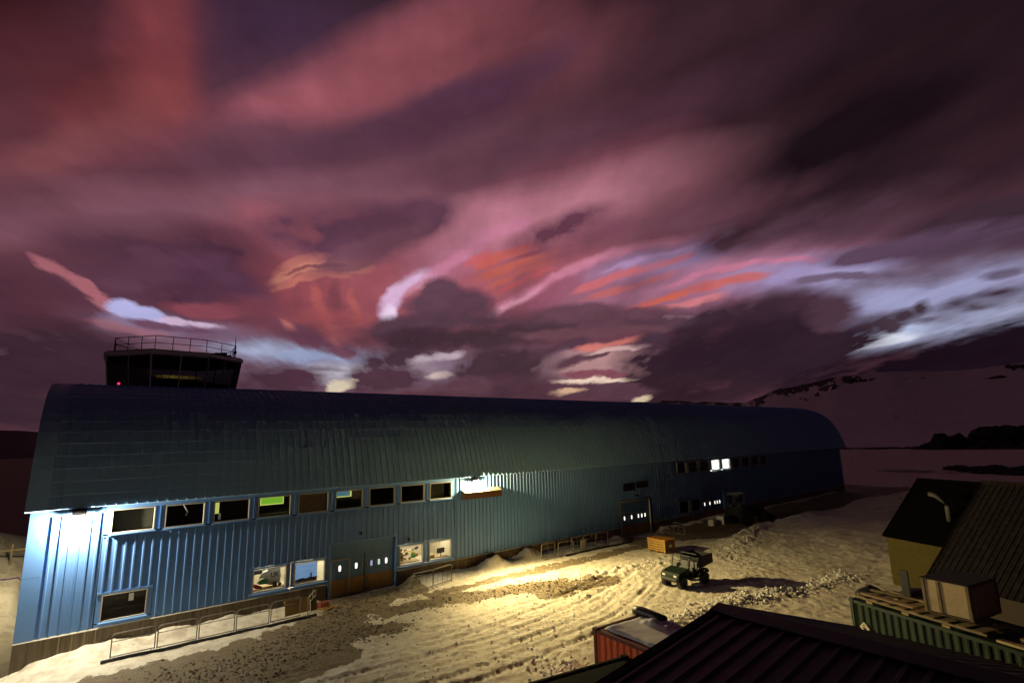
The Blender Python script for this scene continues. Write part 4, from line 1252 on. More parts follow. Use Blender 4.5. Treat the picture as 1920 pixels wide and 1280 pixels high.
# desk, red indicator and an added glow strip imitating reflected lit ground
DESK = material('console_blue_grey', (.12, .14, .2), .6)
ds = []
inn = scale_poly(TB, .9)
for a, b in ((1, 2), (2, 3)):
    p, q = P3(inn[a], .4), P3(inn[b], .4)
    MB().add([p, q, q + Vector((0, 0, .75)), p + Vector((0, 0, .75)), p + Vector((-.3, .5, 0)), q + Vector((-.3, .5, 0)), q + Vector((-.3, .5, .75)), p + Vector((-.3, .5, .75))],
             [(0, 1, 2, 3), (3, 2, 6, 7), (4, 7, 6, 5), (0, 3, 7, 4), (1, 5, 6, 2)]).build('console', DESK, tower)
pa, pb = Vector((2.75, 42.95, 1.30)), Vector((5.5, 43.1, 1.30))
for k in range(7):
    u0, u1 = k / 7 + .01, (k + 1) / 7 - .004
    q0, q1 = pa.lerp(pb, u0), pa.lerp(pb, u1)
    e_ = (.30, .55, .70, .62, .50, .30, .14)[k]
    MB().add([q0, q1, q1 + Vector((-.05, .05, .20 + .02 * (k % 3))), q0 + Vector((-.05, .05, .20 + .02 * (k % 2)))], [(0, 1, 2, 3)]).build('reflection_strip', material('amber_reflection_%d' % k, (.4, .3, .1), .6, emit=(.9, .5 + .03 * (k % 3), .10), estr=e_ * .6), tower)
for k in range(5):
    q = pa.lerp(pb, .1 + .2 * k) + Vector((-.1, .3, -.25))
    MB().cbox(q.x - .22, q.x + .22, q.y - .04, q.y + .04, q.z, q.z + .34, .02).build('monitor', BLACK, tower)
for k in range(3):
    q = pa.lerp(pb, .2 + .3 * k) + Vector((-.5, .9, -1.0))
    MB().cbox(q.x - .25, q.x + .25, q.y - .25, q.y + .25, q.z + .45, q.z + .55, .04).build('chair_seat', BLACK, tower)
    MB().cbox(q.x - .25, q.x + .25, q.y + .2, q.y + .28, q.z + .6, q.z + 1.2, .04).build('chair_back', BLACK, tower)
MB().wheel((.78, 44.5, .95), (0, 1, 0), [(-.03, .05), (.0, .085), (.05, .085)], 12).build('red_indicator', material('red_lamp', (.8, .05, .08), .4, emit=(1, .03, .10), estr=9), tower)
# railing on the roof
RL = scale_poly(TT_, .90)
dk = z1 + .3
for i in range(n):
    j = (i + 1) % n
    a, b = P3(RL[i], dk), P3(RL[j], dk)
    for h, r in ((.98, .028), (.5, .02)):
        MB().tube([a + Vector((0, 0, h)), b + Vector((0, 0, h))], r, 6).build('rail', STEELD, tower)
    m = max(2, int(round((b - a).length / 1.1)))
    for k in range(m):
        p = a.lerp(b, k / m)
        MB().tube([p, p + Vector((0, 0, .98))], .026, 6).build('rail_post', STEELD, tower)
MB().box(6.3, 7.1, 43.6, 44.2, dk, dk + .28).build('air_unit', STEELD, tower)
MB().cbox(7.2, 7.45, 44.0, 44.3, dk, dk + .22, .03).build('air_unit', STEELD, tower)
MB().tube([(7.72, 44.2, dk), (7.72, 44.2, dk + 1.2), (7.70, 44.2, dk + 1.75)], [.035, .03, .012], 6).build('aerial', STEELD, tower)
MB().cbox(7.6, 7.82, 44.1, 44.3, dk + .35, dk + .6, .03).build('aerial_box', BLACK, tower)
MB().tube([P3(RL[0], dk), P3(RL[0], dk + .98), P3(RL[0], dk + .5).lerp(P3(RL[1], dk), .5)], .02, 6).build('rail_brace', STEELD, tower)
MB().tube([(5.9, 41.7, .42), (6.2, 41.2, .5)], .03, 6).build('roof_anchor', GALV, tower)
MB().tube([(7.5, 42.7, .42), (7.8, 42.2, .55)], .03, 6).build('roof_anchor', GALV, tower)

# ================================================================== steel crowd barriers
def barrier_meshes(w, h=1.08):
    r = .026; c = .16
    fr = [(-w / 2, 0, .08), (-w / 2, 0, h - c)]
    for k in range(1, 6):
        t = pi / 2 * k / 6
        fr.append((-w / 2 + c - c * cos(t), 0, h - c + c * sin(t)))
    fr.append((-w / 2 + c, 0, h))
    fr2 = [(-x, y, z) for x, y, z in reversed(fr)]
    pts = fr + fr2
    frame = MB().tube(pts, r, 7).tube([(-w / 2, 0, .12), (w / 2, 0, .12)], r, 6).mesh('frame', GALV)
    mid = MB().tube([(-w / 2, 0, h * .70), (w / 2, 0, h * .70)], .02, 6).mesh('middle_rail', GALV)
    foot = MB().tube([(0, -.34, .03), (0, -.12, .06), (0, 0, .13), (0, .12, .06), (0, .34, .03)], .02, 6).mesh('foot', GALV)
    bars = MB().tube([(0, 0, .12), (0, 0, h * .70)], .011, 6).mesh('bar', GALV)
    return frame, mid, foot, bars
_bm = {}
def barrier(x, y, rz, w, label, group, nbars=0, tip=0., dz=0., h=1.08):
    key = (round(w, 2), h)
    if key not in _bm:
        _bm[key] = barrier_meshes(w, h)
    fr, mi, fo, ba = _bm[key]
    t = thing('crowd_barrier', (x, y, gz(x, y) - .04 + dz), rz, label, 'barrier', group)
    t.rotation_euler = (tip, 0, rz)
    link('frame', fr, t); link('middle_rail', mi, t)
    for s in (-.42, .42):
        link('foot', fo, t, (s * w, 0, 0))
    for k in range(nbars):
        link('bar', ba, t, (-w / 2 + w * (k + 1) / (nbars + 1), 0, 0))
    return t
names = ['first steel barrier of the long row, nearest the building corner', 'second steel barrier from the building corner in the long row', 'third steel barrier from the building corner, middle of the long row',
         'fourth steel barrier of the long row, just past the middle', 'fifth steel barrier of the long row, beside the tan board']
bx = [1.28, 3.0, 4.67, 6.30, 7.92, 9.5]
for k in range(5):
    a, b = bx[k], bx[k + 1]
    barrier((a + b) / 2, 30.75 + .03 * k, radians(.6 * (-1) ** k), b - a - .1, names[k], 'barriers along the left snow bank', h=1.05)
barrier(10.1, 31.0, radians(58), 1.5, 'steel barrier turned towards the wall beside the tan board', 'barriers along the left snow bank', 0)
barrier(16.9, 30.95, radians(2), 1.55, 'steel barrier with thin bars next to the double doors', 'barriers right of the main doors', 2)
barrier(18.5, 31.2, radians(14), 1.7, 'steel barrier set askew below the two lit workshop windows', 'barriers right of the main doors', 3)
cx = [27.3, 28.9, 30.55, 32.0, 33.45, 35.0]
lab = ['steel barrier at the near end of the middle row along the plinth', 'second steel barrier of the middle row along the plinth', 'steel barrier of the middle row next to the small pale sign', 'fourth steel barrier of the middle row along the plinth', 'steel barrier at the far end of the middle row before the dark doors']
for k in range(5):
    barrier((cx[k] + cx[k + 1]) / 2, 31.55 - (.28 if k == 1 else 0), radians((3, -5, 2, -2, 1)[k]), cx[k + 1] - cx[k] - .12, lab[k], 'barriers along the middle of the wall', 1 if k < 3 else 0)
barrier(43.3, 30.3, radians(78), 1.4, 'lone steel barrier standing beyond the yellow pallet box by the dark doors', 'barriers along the middle of the wall', 1)
# small pale sign on the row
sg = thing('sign_board', (31.75, 31.35, gz(31.75, 31.35)), 0, 'small pale blank board fixed among the middle row of barriers', 'board')
MB().cbox(-.28, .28, -.02, .02, .12, .82, .015).build('panel', CREAM, sg)
MB().box(-.31, -.285, -.03, .03, 0, .85).build('post', GALV, sg); MB().box(.285, .31, -.03, .03, 0, .85).build('post', GALV, sg)
# kerb pipe lying along the rows
def pipe(x0, x1, y, label):
    pts = [(x0 + (x1 - x0) * k / 8, y + .05 * sin(k * 1.7), gz(x0 + (x1 - x0) * k / 8, y) + .06) for k in range(9)]
    o = MB().tube(pts, .07, 8).build('pipe', STEELD)
    tag(o, label, 'pipe', 'pipes on the ground')
pipe(1.0, 10.2, 30.45, 'long dark pipe lying on the ground along the left barrier row')
pipe(29.5, 37.5, 31.05, 'dark pipe lying on the snow along the middle barrier row')
# tan board by the left row
tb = thing('tan_board', (9.45, 31.05, gz(9.45, 31.05)), radians(4), 'tan plywood board leaning behind the end of the left barrier row', 'board')
TAN = material('tan_ply', (.50, .34, .13), .7, 0, (.42, .28, .1), 3)
MB().box(-.72, .62, .0, .03, .12, .78, Matrix.Rotation(radians(-12), 4, 'X')).build('sheet', TAN, tb)
MB().box(-.75, .65, -.04, .06, .80, .86, Matrix.Rotation(radians(-12), 4, 'X')).build('top_batten', TAN, tb)
MB().box(.66, 1.0, .0, .04, .1, .75, Matrix.Rotation(radians(-12), 4, 'X')).build('edge_board', BROWNB, tb)
# broken planks by the doors
for k, (x, y, a, L, lb) in enumerate(((10.95, 31.2, -35, 1.3, 'broken pale plank lying on the snow left of the doors'), (11.15, 31.0, 10, .8, 'short splintered plank beside the door step'))):
    MBo = MB().box(-L / 2, L / 2, -.06, .06, 0, .04)
    o = MBo.build('plank', WOODY); o.location = (x, y, gz(x, y) + .05); o.rotation_euler = (0, radians(-8), radians(a))
    tag(o, lb, 'plank')
rr = thing('red_toolbox', (10.95, 31.65, gz(10.95, 31.65)), radians(20), 'small dull red box half buried near the plinth left of the doors', 'box')
MB().cbox(-.3, .3, -.2, .2, 0, .32, .04).build('body', material('dull_red', (.25, .05, .03), .6), rr)
MB().tube([(-.12, 0, .32), (-.12, 0, .38), (.12, 0, .38), (.12, 0, .32)], .015, 6).build('handle', STEELD, rr)

# ================================================================== yellow pallet box
pb_ = thing('pallet_box', (36.05, 26.95, gz(36.05, 26.95)), radians(-3), 'yellow slatted pallet box standing alone on the snow', 'pallet box')
L, Wd, Hh = 1.15, 1.7, 1.05
for s in (-1, 1):
    for k in range(5):
        z = .2 + k * .175
        MB().box(s * L / 2 - .02, s * L / 2 + .02, -Wd / 2, Wd / 2, z, z + .115).build('side_slat', WOODY, pb_)
        MB().box(-L / 2 + .03, L / 2 - .03, s * Wd / 2 - .02, s * Wd / 2 + .02, z, z + .115).build('end_slat', material('shaded_brown_ply', (.26, .12, .035), .7), pb_)  # shade of the unlit ends painted as a darker brown
    for y in (-Wd / 2 + .05, 0, Wd / 2 - .05):
        MB().box(s * (L / 2 + .022) - .015, s * (L / 2 + .022) + .015, y - .05, y + .05, .16, 1.03).build('upright', WOODY, pb_)
MB().box(-L / 2 - .06, L / 2 + .06, -Wd / 2 - .06, Wd / 2 + .06, 1.04, 1.09).build('lid', material('orange_ply', (.50, .22, .03), .6, 0, (.38, .16, .03), 4), pb_)
MB().box(-L / 2 + .05, L / 2 - .05, -Wd / 2 + .05, Wd / 2 - .05, .18, 1.0).build('load', BROWNB, pb_)
for y in (-.7, 0, .7):
    MB().box(-L / 2, L / 2, y - .06, y + .06, 0.0, .13).build('pallet_runner', WOODY, pb_)
MB().box(-.15, .18, -Wd / 2 - .035, -Wd / 2 - .025, .5, .68).build('label_plate', material('paper', (.7, .7, .68), .8), pb_)

# ================================================================== utility vehicle
uv = thing('utility_vehicle', (29.55, 20.45, gz(29.5, 20.4) - .02), radians(-4), 'small dark green utility vehicle with black tipping bed parked on the snow', 'utility vehicle')
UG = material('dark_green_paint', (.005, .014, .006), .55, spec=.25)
def uwheel(x, y, r=.36, w=.30):
    t = MB().wheel((x, y, r), (0, 1, 0), [(-w / 2, r * .55), (-w / 2, r * .86), (-w / 2 + .05, r), (w / 2 - .05, r), (w / 2, r * .86), (w / 2, r * .55)], 22)
    for k in range(22):
        a = 2 * pi * k / 22
        m = Matrix.Translation((x, y, r)) @ Matrix.Rotation(a, 4, 'Y')
        t.box(-.025, .025, -w / 2 + .02, w / 2 - .02, r - .01, r + .022, m)
    wh = t.build('wheel', BLACK, uv)
    MB().wheel((x, y, r), (0, 1, 0), [(-w / 2 + .02, .01), (-w / 2 + .0, r * .3), (-w / 2 + .03, r * .54), (w / 2 - .03, r * .54), (w / 2, r * .3), (w / 2 - .02, .01)], 16).build('rim', material('yellow_rim', (.04, .035, .01), .6), wh)
for x in (-1.08, 1.02):
    for y in (-.58, .58):
        uwheel(x, y)
MB().prism([(-1.0, .40), (1.35, .40), (1.35, .52), (.45, .56), (-.25, .50), (-1.0, .60)], -.42, .42, 'y').build('chassis', STEELD, uv)
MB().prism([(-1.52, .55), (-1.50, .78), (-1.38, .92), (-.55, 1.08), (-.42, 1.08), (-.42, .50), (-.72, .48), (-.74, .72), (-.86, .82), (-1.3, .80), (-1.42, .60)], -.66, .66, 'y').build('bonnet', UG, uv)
MB().cbox(-1.60, -1.50, -.60, .60, .46, .62, .03).build('bumper', BLACK, uv)
for y in (-.42, .42):
    MB().cbox(-1.52, -1.47, y - .12, y + .12, .70, .82, .02).build('headlight', material('headlamp_glass', (.7, .7, .65), .15), uv)
MB().prism([(-.42, .45), (.42, .45), (.42, .62), (-.42, .56)], -.64, .64, 'y').build('floor_pan', UG, uv)
for y in (-.33, .33):
    MB().cbox(-.02, .42, y - .26, y + .26, .62, .78, .05).build('seat', BLACK, uv)
    MB().prism([(.34, .76), (.46, .74), (.56, 1.26), (.45, 1.30)], y - .25, y + .25, 'y').build('backrest', BLACK, uv)
for y in (-.62, .62):
    MB().tube([(-.46, y, 1.05), (-.30, y, 1.62), (-.18, y, 1.74), (.48, y, 1.76), (.58, y, 1.64), (.60, y, .6)], .03, 8).build('roll_bar', BLACK, uv)
for x, z in ((-.18, 1.74), (.48, 1.76)):
    MB().tube([(x, -.62, z), (x, .62, z)], .03, 8).build('roll_bar', BLACK, uv)
MB().add([(-.455, -.60, 1.07), (-.455, .60, 1.07), (-.21, .60, 1.70), (-.21, -.60, 1.70)], [(0, 1, 2, 3)]).build('windscreen', GLASS, uv)
MB().tube([(-.40, .3, .95), (-.22, .3, 1.12)], .02, 6).wheel((-.2, .3, 1.14), (-.6, 0, .6), [(-.012, .17), (.012, .17), (.012, .14), (-.012, .14)], 16).build('steering_wheel', BLACK, uv)
RT = Matrix.Translation((.62, 0, .95)) @ Matrix.Rotation(radians(-9), 4, 'Y')
bed = MB()
bed.box(0, 1.28, -.70, .70, 0, .05, RT)
bed.prism([(0, .05), (1.28, .05), (1.34, .52), (-.06, .64)], -.72, -.68, 'y', RT); bed.prism([(0, .05), (1.28, .05), (1.34, .52), (-.06, .64)], .68, .72, 'y', RT)
bed.box(-.06, -.01, -.68, .68, .05, .64, RT); bed.box(1.27, 1.32, -.68, .68, .05, .52, RT)
bed.build('cargo_bed', BLACK, uv)
MB().tube([(-.06, -.7, .66), (1.36, -.7, .53)], .025, 6, RT).tube([(-.06, .7, .66), (1.36, .7, .53)], .025, 6, RT).build('bed_rail', STEELD, uv)
for y in (-.58, .58):
    MB().prism([(.62, .62), (.72, .86), (1.3, .88), (1.44, .66), (1.38, .64), (1.26, .80), (.78, .80), (.70, .60)], y - .14, y + .14, 'y').build('rear_mudguard', UG, uv)

# ================================================================== tractor and boxes by the far doors
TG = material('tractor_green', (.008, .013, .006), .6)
tr = thing('tractor', (53.2, 28.9, gz(53, 29)), radians(-12), 'dark cabbed tractor parked in shadow by the far end of the hangar', 'tractor')
def twheel(x, y, r, w):
    t = MB().wheel((x, y, r), (0, 1, 0), [(-w / 2, r * .6), (-w / 2, r * .9), (-w / 2 + .06, r), (w / 2 - .06, r), (w / 2, r * .9), (w / 2, r * .6)], 24)
    for k in range(20):
        m = Matrix.Translation((x, y, r)) @ Matrix.Rotation(2 * pi * k / 20, 4, 'Y')
        t.box(-.04, .04, -w / 2 + .02, w / 2 - .02, r - .02, r + .05, m)
    wh = t.build('wheel', BLACK, tr)
    MB().wheel((x, y, r), (0, 1, 0), [(-w / 2 + .04, .05), (-w / 2 + .02, r * .58), (w / 2 - .02, r * .58), (w / 2 - .04, .05)], 18).build('rim', STEELD, wh)
for y in (-.85, .85):
    twheel(-1.1, y, .82, .5); twheel(1.35, y, .6, .42)
MB().prism([(-.6, .75), (2.1, .75), (2.15, 1.5), (1.9, 1.68), (-.1, 1.8), (-.6, 1.8)], -.45, .45, 'y').build('bonnet', TG, tr)
MB().prism([(-1.9, .9), (-.4, .9), (-.3, 1.5), (-.35, 1.8), (-1.85, 1.8)], -.7, .7, 'y').build('cab_base', TG, tr)
for x, y in ((-1.8, -.68), (-1.8, .68), (-.4, -.68), (-.4, .68)):
    MB().tube([(x, y, 1.8), (x + (.1 if x < -1 else -.1), y * .95, 2.9)], .045, 6).build('cab_pillar', BLACK, tr)
for y in (-.67, .67):
    MB().add([(-1.75, y, 1.82), (-.45, y, 1.82), (-.52, y * .96, 2.85), (-1.7, y * .96, 2.85)], [(0, 1, 2, 3)]).build('side_pane', GLASS, tr)
MB().add([(-.42, -.63, 1.82), (-.42, .63, 1.82), (-.5, .6, 2.85), (-.5, -.6, 2.85)], [(0, 1, 2, 3)]).build('windscreen', GLASS, tr)
MB().cbox(-1.85, -.3, -.75, .75, 2.88, 3.06, .06).build('cab_roof', material('pale_cab_roof', (.10, .10, .09), .6), tr)
MB().cbox(-1.35, -.85, -.25, .25, 1.3, 1.9, .06).build('seat', BLACK, tr)
for y in (-.85, .85):
    MB().prism([(-1.95, 1.3), (-1.7, 1.75), (-1.0, 1.9), (-.4, 1.65), (-.3, 1.4), (-.4, 1.38), (-1.0, 1.78), (-1.65, 1.65), (-1.85, 1.28)], y - .27, y + .27, 'y').build('mudguard', TG, tr)
MB().tube([(.4, .3, 1.7), (.4, .3, 2.6)], .05, 8).build('exhaust_pipe', STEELD, tr)
for y in (-.3, .3):
    MB().cbox(2.14, 2.2, y - .1, y + .1, 1.2, 1.36, .02).build('headlight', material('headlamp_glass', (.7, .7, .65), .15), tr)
for y in (-.55, .55):
    MB().tube([(.2, y, 1.4), (1.6, y, 1.55), (2.7, y, .75), (2.9, y, .3)], .07, 6).build('loader_arm', material('faded_red', (.06, .014, .009), .6), tr)
MB().prism([(2.8, .12), (3.4, .10), (3.45, .16), (2.95, .75), (2.85, .75)], -.95, .95, 'y').build('loader_bucket', STEELD, tr)
def drum_box(x, y, rz, s, label):
    t = thing('storage_box', (x, y, gz(x, y)), rz, label, 'box', 'white boxes by the far doors')
    MB().cbox(-s / 2, s / 2, -s / 2, s / 2, 0, s * 1.05, .05).build('body', material('white_plastic', (.75, .73, .66), .5), t)
    MB().cbox(-s / 2 - .02, s / 2 + .02, -s / 2 - .02, s / 2 + .02, s * 1.06, s * 1.14, .02).build('lid', material('grey_plastic', (.4, .4, .37), .5), t)
    MB().box(-s * .15, s * .15, -s / 2 - .03, -s / 2 - .005, s * .5, s * .62).build('handle', BLACK, t)
drum_box(51.2, 30.6, .2, .75, 'white plastic box on the ground just left of the tractor')
drum_box(49.6, 30.8, .5, .55, 'smaller white plastic box by the far lower windows')

# ================================================================== containers
def container(name, corner, ux, length, label, mat, matd, width=2.44, h=2.59, seed=0, cat='shipping container'):
    """corner = one top corner on plan; ux = direction of the long side; width runs to its left"""
    d = Vector((ux[0], ux[1], 0)).normalized()
    a = atan2(d.y, d.x)
    t = thing(name, (corner[0], corner[1], 0), a, label, cat)
    # local x along the length 0..L, local y 0..width
    L = length
    fr = MB()
    for x in (0, L):
        for y in (0, width):
            x0 = x - (.12 if x else 0); y0 = y - (.12 if y else 0)
            fr.box(x0, x0 + .12, y0, y0 + .12, 0, h)
    for y in (.0, width - .1):
        fr.box(.12, L - .12, y, y + .1, h - .12, h - .01); fr.box(.12, L - .12, y, y + .1, .01, .16)
    for x in (.0, L - .1):
        fr.box(x, x + .1, .12, width - .12, h - .12, h - .01); fr.box(x, x + .1, .12, width - .12, .01, .16)
    fr.build('frame', matd, t)
    def corr(n, p):
        pts = []
        for k in range(n):
            s = k * p
            pts += [(s, .0), (s + p * .26, .0), (s + p * .5, .03), (s + p * .76, .03)]
        pts.append((n * p, 0))
        return pts
    for y, sgn in ((.03, 1), (width - .03, -1)):
        n = int((L - .24) / .28); p = (L - .24) / n
        pts = [(.12 + q, y + sgn * w) for q, w in corr(n, p)]
        m = len(pts)
        MB().add([(a_, b_, .16) for a_, b_ in pts] + [(a_, b_, h - .12) for a_, b_ in pts], [(i, i + 1, m + i + 1, m + i) for i in range(m - 1)]).build('side_wall', mat, t)
    n = int((width - .24) / .28); p = (width - .24) / n
    pts = [(L - .03 - w, .12 + q) for q, w in corr(n, p)]; m = len(pts)
    MB().add([(a_, b_, .16) for a_, b_ in pts] + [(a_, b_, h - .12) for a_, b_ in pts], [(i, i + 1, m + i + 1, m + i) for i in range(m - 1)]).build('end_wall', mat, t)
    for k in range(2):
        y0 = .12 + k * (width - .24) / 2
        dr = MB().box(.02, .06, y0 + .01, y0 + (width - .24) / 2 - .01, .17, h - .13).build('door', mat, t)
        for q in (.3, .8):
            MB().tube([(-.01, y0 + q, .12), (-.01, y0 + q, h - .1)], .018, 6).build('lock_rod', GALV, dr)
    MB().box(.05, L - .05, .05, width - .05, h - .06, h - .03).build('top_sheet', matd, t)
    for x in (0, L):
        for y in (0, width):
            MB().box(x - .02 if x == 0 else x - .16, x + .16 if x == 0 else x + .02, y - .02 if y == 0 else y - .16, y + .16 if y == 0 else y + .02, h - .1, h + .02).build('corner_casting', matd, t)
    return t
ORANGE = material('orange_red_paint', (.85, .15, .04), .5, .0, (.70, .11, .03), 3, stretch=(1, 1, .4))
ORANGED = material('dark_red_paint', (.20, .035, .015), .6, 0, (.12, .02, .012), 4)
redc = container('shipping_container', (14.2, 13.75), (-.06, -1), 6.06, 'orange red shipping container with snow on its top', ORANGE, ORANGED)
# frozen snow cover and a rolled tarpaulin on its top (local frame of the container)
def local_obj(builder, name, mat, t, label, cat, smooth=False):
    o = builder.build(name, mat, None, smooth)
    o.matrix_world = Matrix.Translation(t.location) @ Matrix.Rotation(t.rotation_euler.z, 4, 'Z')
    return tag(o, label, cat)
nx, ny = 60, 30
vs, fs = [], []
for j in range(ny + 1):
    for i in range(nx + 1):
        x = .28 + (6.06 - .5) * i / nx; y = .26 + (2.44 - .42) * j / ny
        e = min(i, nx - i, j, ny - j)
        xx, yy_ = np.array([x * 1.3]), np.array([y * 1.3])
        bump = float(fbm(xx, yy_, 4, 3)[0])
        lump = max(0, float(fbm(xx * 1.4, yy_ * 1.4, 3, 8)[0])) * (.5 if y > 1.5 else .1)
        z = 2.58 + (0 if e == 0 else .06 if e == 1 else .085) + (bump * .06 + lump if e > 0 else 0)
        vs.append((x + float(fbm(yy_ * 2, xx * 0 + i * .0, 3, 5)[0]) * .1 * (1 if e < 3 else .3), y + float(fbm(xx * 2, yy_ * 0, 3, 6)[0]) * .08, z))
for j in range(ny):
    for i in range(nx):
        k = j * (nx + 1) + i
        fs.append((k, k + 1, k + nx + 2, k + nx + 1))
so_ = local_obj(MB().add(vs, fs), 'snow_cover', material('grey_snow', (.82, .80, .82), .7, 0, (.70, .68, .7), 3, .5, 18), redc, 'thin snow lying on the orange red container', 'snow', True)
so_['kind'] = 'stuff'
tarp = MB()
tarp.tube([(-.05, 2.18, 2.74), (.2, 2.2, 2.75), (.9, 2.18, 2.74), (1.35, 2.2, 2.72), (1.42, 2.2, 2.70)], [.15, .18, .17, .15, .06], 10)
local_obj(tarp, 'rolled_tarpaulin', BLACK, redc, 'black rolled tarpaulin on the far corner of the orange red container', 'tarpaulin', True)
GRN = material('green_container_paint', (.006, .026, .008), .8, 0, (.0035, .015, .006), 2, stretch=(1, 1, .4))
GRND = material('dark_green_edge', (.012, .04, .016), .6)
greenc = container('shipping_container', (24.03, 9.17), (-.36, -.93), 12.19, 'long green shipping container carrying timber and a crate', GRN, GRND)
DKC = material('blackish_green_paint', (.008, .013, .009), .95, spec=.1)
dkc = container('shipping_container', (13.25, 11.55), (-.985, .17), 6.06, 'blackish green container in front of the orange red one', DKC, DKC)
# diamond hazard plate on the green container
fa = greenc.rotation_euler.z
hp = thing('hazard_plate', (0, 0, 0), fa, 'pale diamond shaped plate on the side of the long green container', 'plate')
hp.location = Matrix.Translation(greenc.location) @ Matrix.Rotation(fa, 4, 'Z') @ Vector((.53, -.012, 1.67))
MB().prism([(-.21, 0), (0, -.21), (.21, 0), (0, .21)], -.012, 0, 'y').build('plate', material('pale_yellow_plate', (.7, .66, .45), .5), hp)
MB().prism([(-.10, .02), (-.02, -.1), (.09, -.06), (.03, .03), (-.02, .0)], -.016, -.013, 'y').build('symbol', BLACK, hp)
MB().prism([(-.06, .06), (.02, .05), (.0, .13)], -.016, -.013, 'y').build('symbol', BLACK, hp)

# ================================================================== load on the green container
GM = Matrix.Translation(greenc.location) @ Matrix.Rotation(fa, 4, 'Z')
def on_green(x, y, z=2.61):
    return GM @ Vector((x, y, z))
# pallet frame
pal = thing('timber_pallet', on_green(0, 0, 2.61), fa, 'long timber pallet lying along the top of the green container', 'pallet')
PALE = material('pale_weathered_wood', (.30, .235, .125), .8, 0, (.19, .145, .075), 4)
for y in (.02, .75, 1.5):
    MB().box(.25, 4.75, y, y + .09, .09, .16).build('runner', PALE, pal)
for x in (.75, 2.1, 3.45):
    for y in (-.02, 1.3):
        MB().cbox(x, x + .26, y, y + .16, 0, .088, .01).build('block', WOOD, pal)
for k in range(9):
    MB().box(.35 + k * .5, .35 + k * .5 + .3, .02, 1.6, .163, .185).build('deck_board', PALE, pal)
# crate
ca = atan2(5.15 - 6.5, 23.06 - 23.34)
cr = thing('wooden_crate', (23.34, 6.50, 2.86), ca, 'open pale plywood crate standing on the pallet above the green container', 'crate')
CRW = material('crate_ply', (.66, .53, .32), .75, 0, (.52, .41, .23), 2.5, .2, 20)
cl_, cw_, ch_ = 1.38, 1.85, 1.08
MB().box(0, cl_, 0, .03, .06, ch_).build('side_panel', CRW, cr)
MB().box(0, cl_, cw_ - .03, cw_, .06, ch_).build('side_panel', CRW, cr)
MB().box(0, .03, .03, cw_ - .03, .06, ch_).build('end_panel', CRW, cr)
MB().box(cl_ - .03, cl_, .03, cw_ - .03, .06, ch_).build('end_panel', CRW, cr)
for x in (0.0, cl_ - .09):
    MB().box(x, x + .09, -.028, -.002, .02, ch_).build('corner_batten', PALE, cr)
MB().box(.45, .54, -.028, -.002, .06, ch_ - .01).build('side_batten', PALE, cr)
for y in (.0, cw_ - .08):
    MB().box(cl_ + .002, cl_ + .03, y, y + .08, .1, ch_ - .06).build('corner_batten', PALE, cr)
MB().box(cl_ + .002, cl_ + .03, 0, cw_, ch_ - .055, ch_ + .01).build('top_batten', PALE, cr)
MB().box(cl_ + .002, cl_ + .03, 0, cw_, .02, .095).build('bottom_batten', PALE, cr)
MB().box(-.02, cl_ + .02, -.02, cw_ + .02, 0.0, .02).build('base_board', PALE, cr)
MB().box(-.03, cl_ + .0, -.03, cw_ + .03, ch_ + .012, ch_ + .04).build('lid', material('black_lid', (.015, .014, .014), .8), cr)
# loose timber and scrap
def lumber(name, x, y, z, L, w, h, a, mat, label, cat='timber'):
    o = MB().box(0, L, -w / 2, w / 2, 0, h).build(name, mat)
    p = on_green(x, y, z); o.location = p; o.rotation_euler = (0, 0, fa + radians(a))
    return tag(o, label, cat, 'timber on the green container')
lumber('plank', .3, .35, 2.80, 2.0, .22, .05, 2, WOOD, 'tan plank lying nearest the end of the pallet beside the hut')
lumber('plank', .2, .95, 2.82, 1.9, .16, .06, 14, PALE, 'grey plank angled across the pallet behind the tan plank')
lumber('plank', .6, 1.45, 2.82, 1.6, .1, .06, -6, PALE, 'thin grey plank at the back of the pallet near the hut')
lumber('plank', 4.95, .22, 2.62, 4.2, .26, .07, 0, material('pale_new_wood', (.62, .50, .26), .6), 'bright new plank along the edge of the green container past the crate')
lumber('plank', 5.3, .75, 2.62, 3.4, .35, .16, 3, WOOD, 'thick brown timber baulk behind the bright new plank')
lumber('plank', 5.25, 1.2, 2.64, 3.0, .16, .2, 1, PALE, 'pale timber baulk at the back of the green container')
# dark tarp heaps
def heap(name, c, r, label, seed, mat=BLACK):
    bm = bmesh.new(); bmesh.ops.create_icosphere(bm, subdivisions=3, radius=1)
    co = np.array([v.co[:] for v in bm.verts])
    d = 1 + .5 * fbm(co[:, 0] * 2 + seed, co[:, 1] * 2 + co[:, 2], 3, seed)
    for v, k in zip(bm.verts, d):
        v.co = Vector((c[0] + v.co.x * r[0] * k, c[1] + v.co.y * r[1] * k, c[2] + max(-.25, v.co.z) * r[2] * k))
    me = bpy.data.meshes.new(name); bm.to_mesh(me); bm.free(); me.materials.append(mat)
    me.polygons.foreach_set('use_smooth', [True] * len(me.polygons))
    return tag(link(name, me), label, 'heap')
p = on_green(-.3, 1.6, 2.62)
heap('covered_heap', (p.x + .7, p.y + .3, 2.0), (.7, .6, .6), 'black covered heap in front of the yellow hut wall', 5)
p = on_green(1.2, 2.1, 2.6)
heap('covered_heap', (p.x, p.y, 2.62), (.9, .6, .42), 'low black tarpaulin heap behind the planks on the green container', 8)
bd = thing('dark_board', on_green(1.35, 1.35, 2.8), fa + radians(4), 'narrow dark board standing upright beside the crate', 'board')
MB().cbox(-.16, .16, -.03, .03, 0, 1.0, .02).build('panel', BLACK, bd)
MB().box(-.05, .05, .03, .28, 0, .06).build('foot', BLACK, bd)
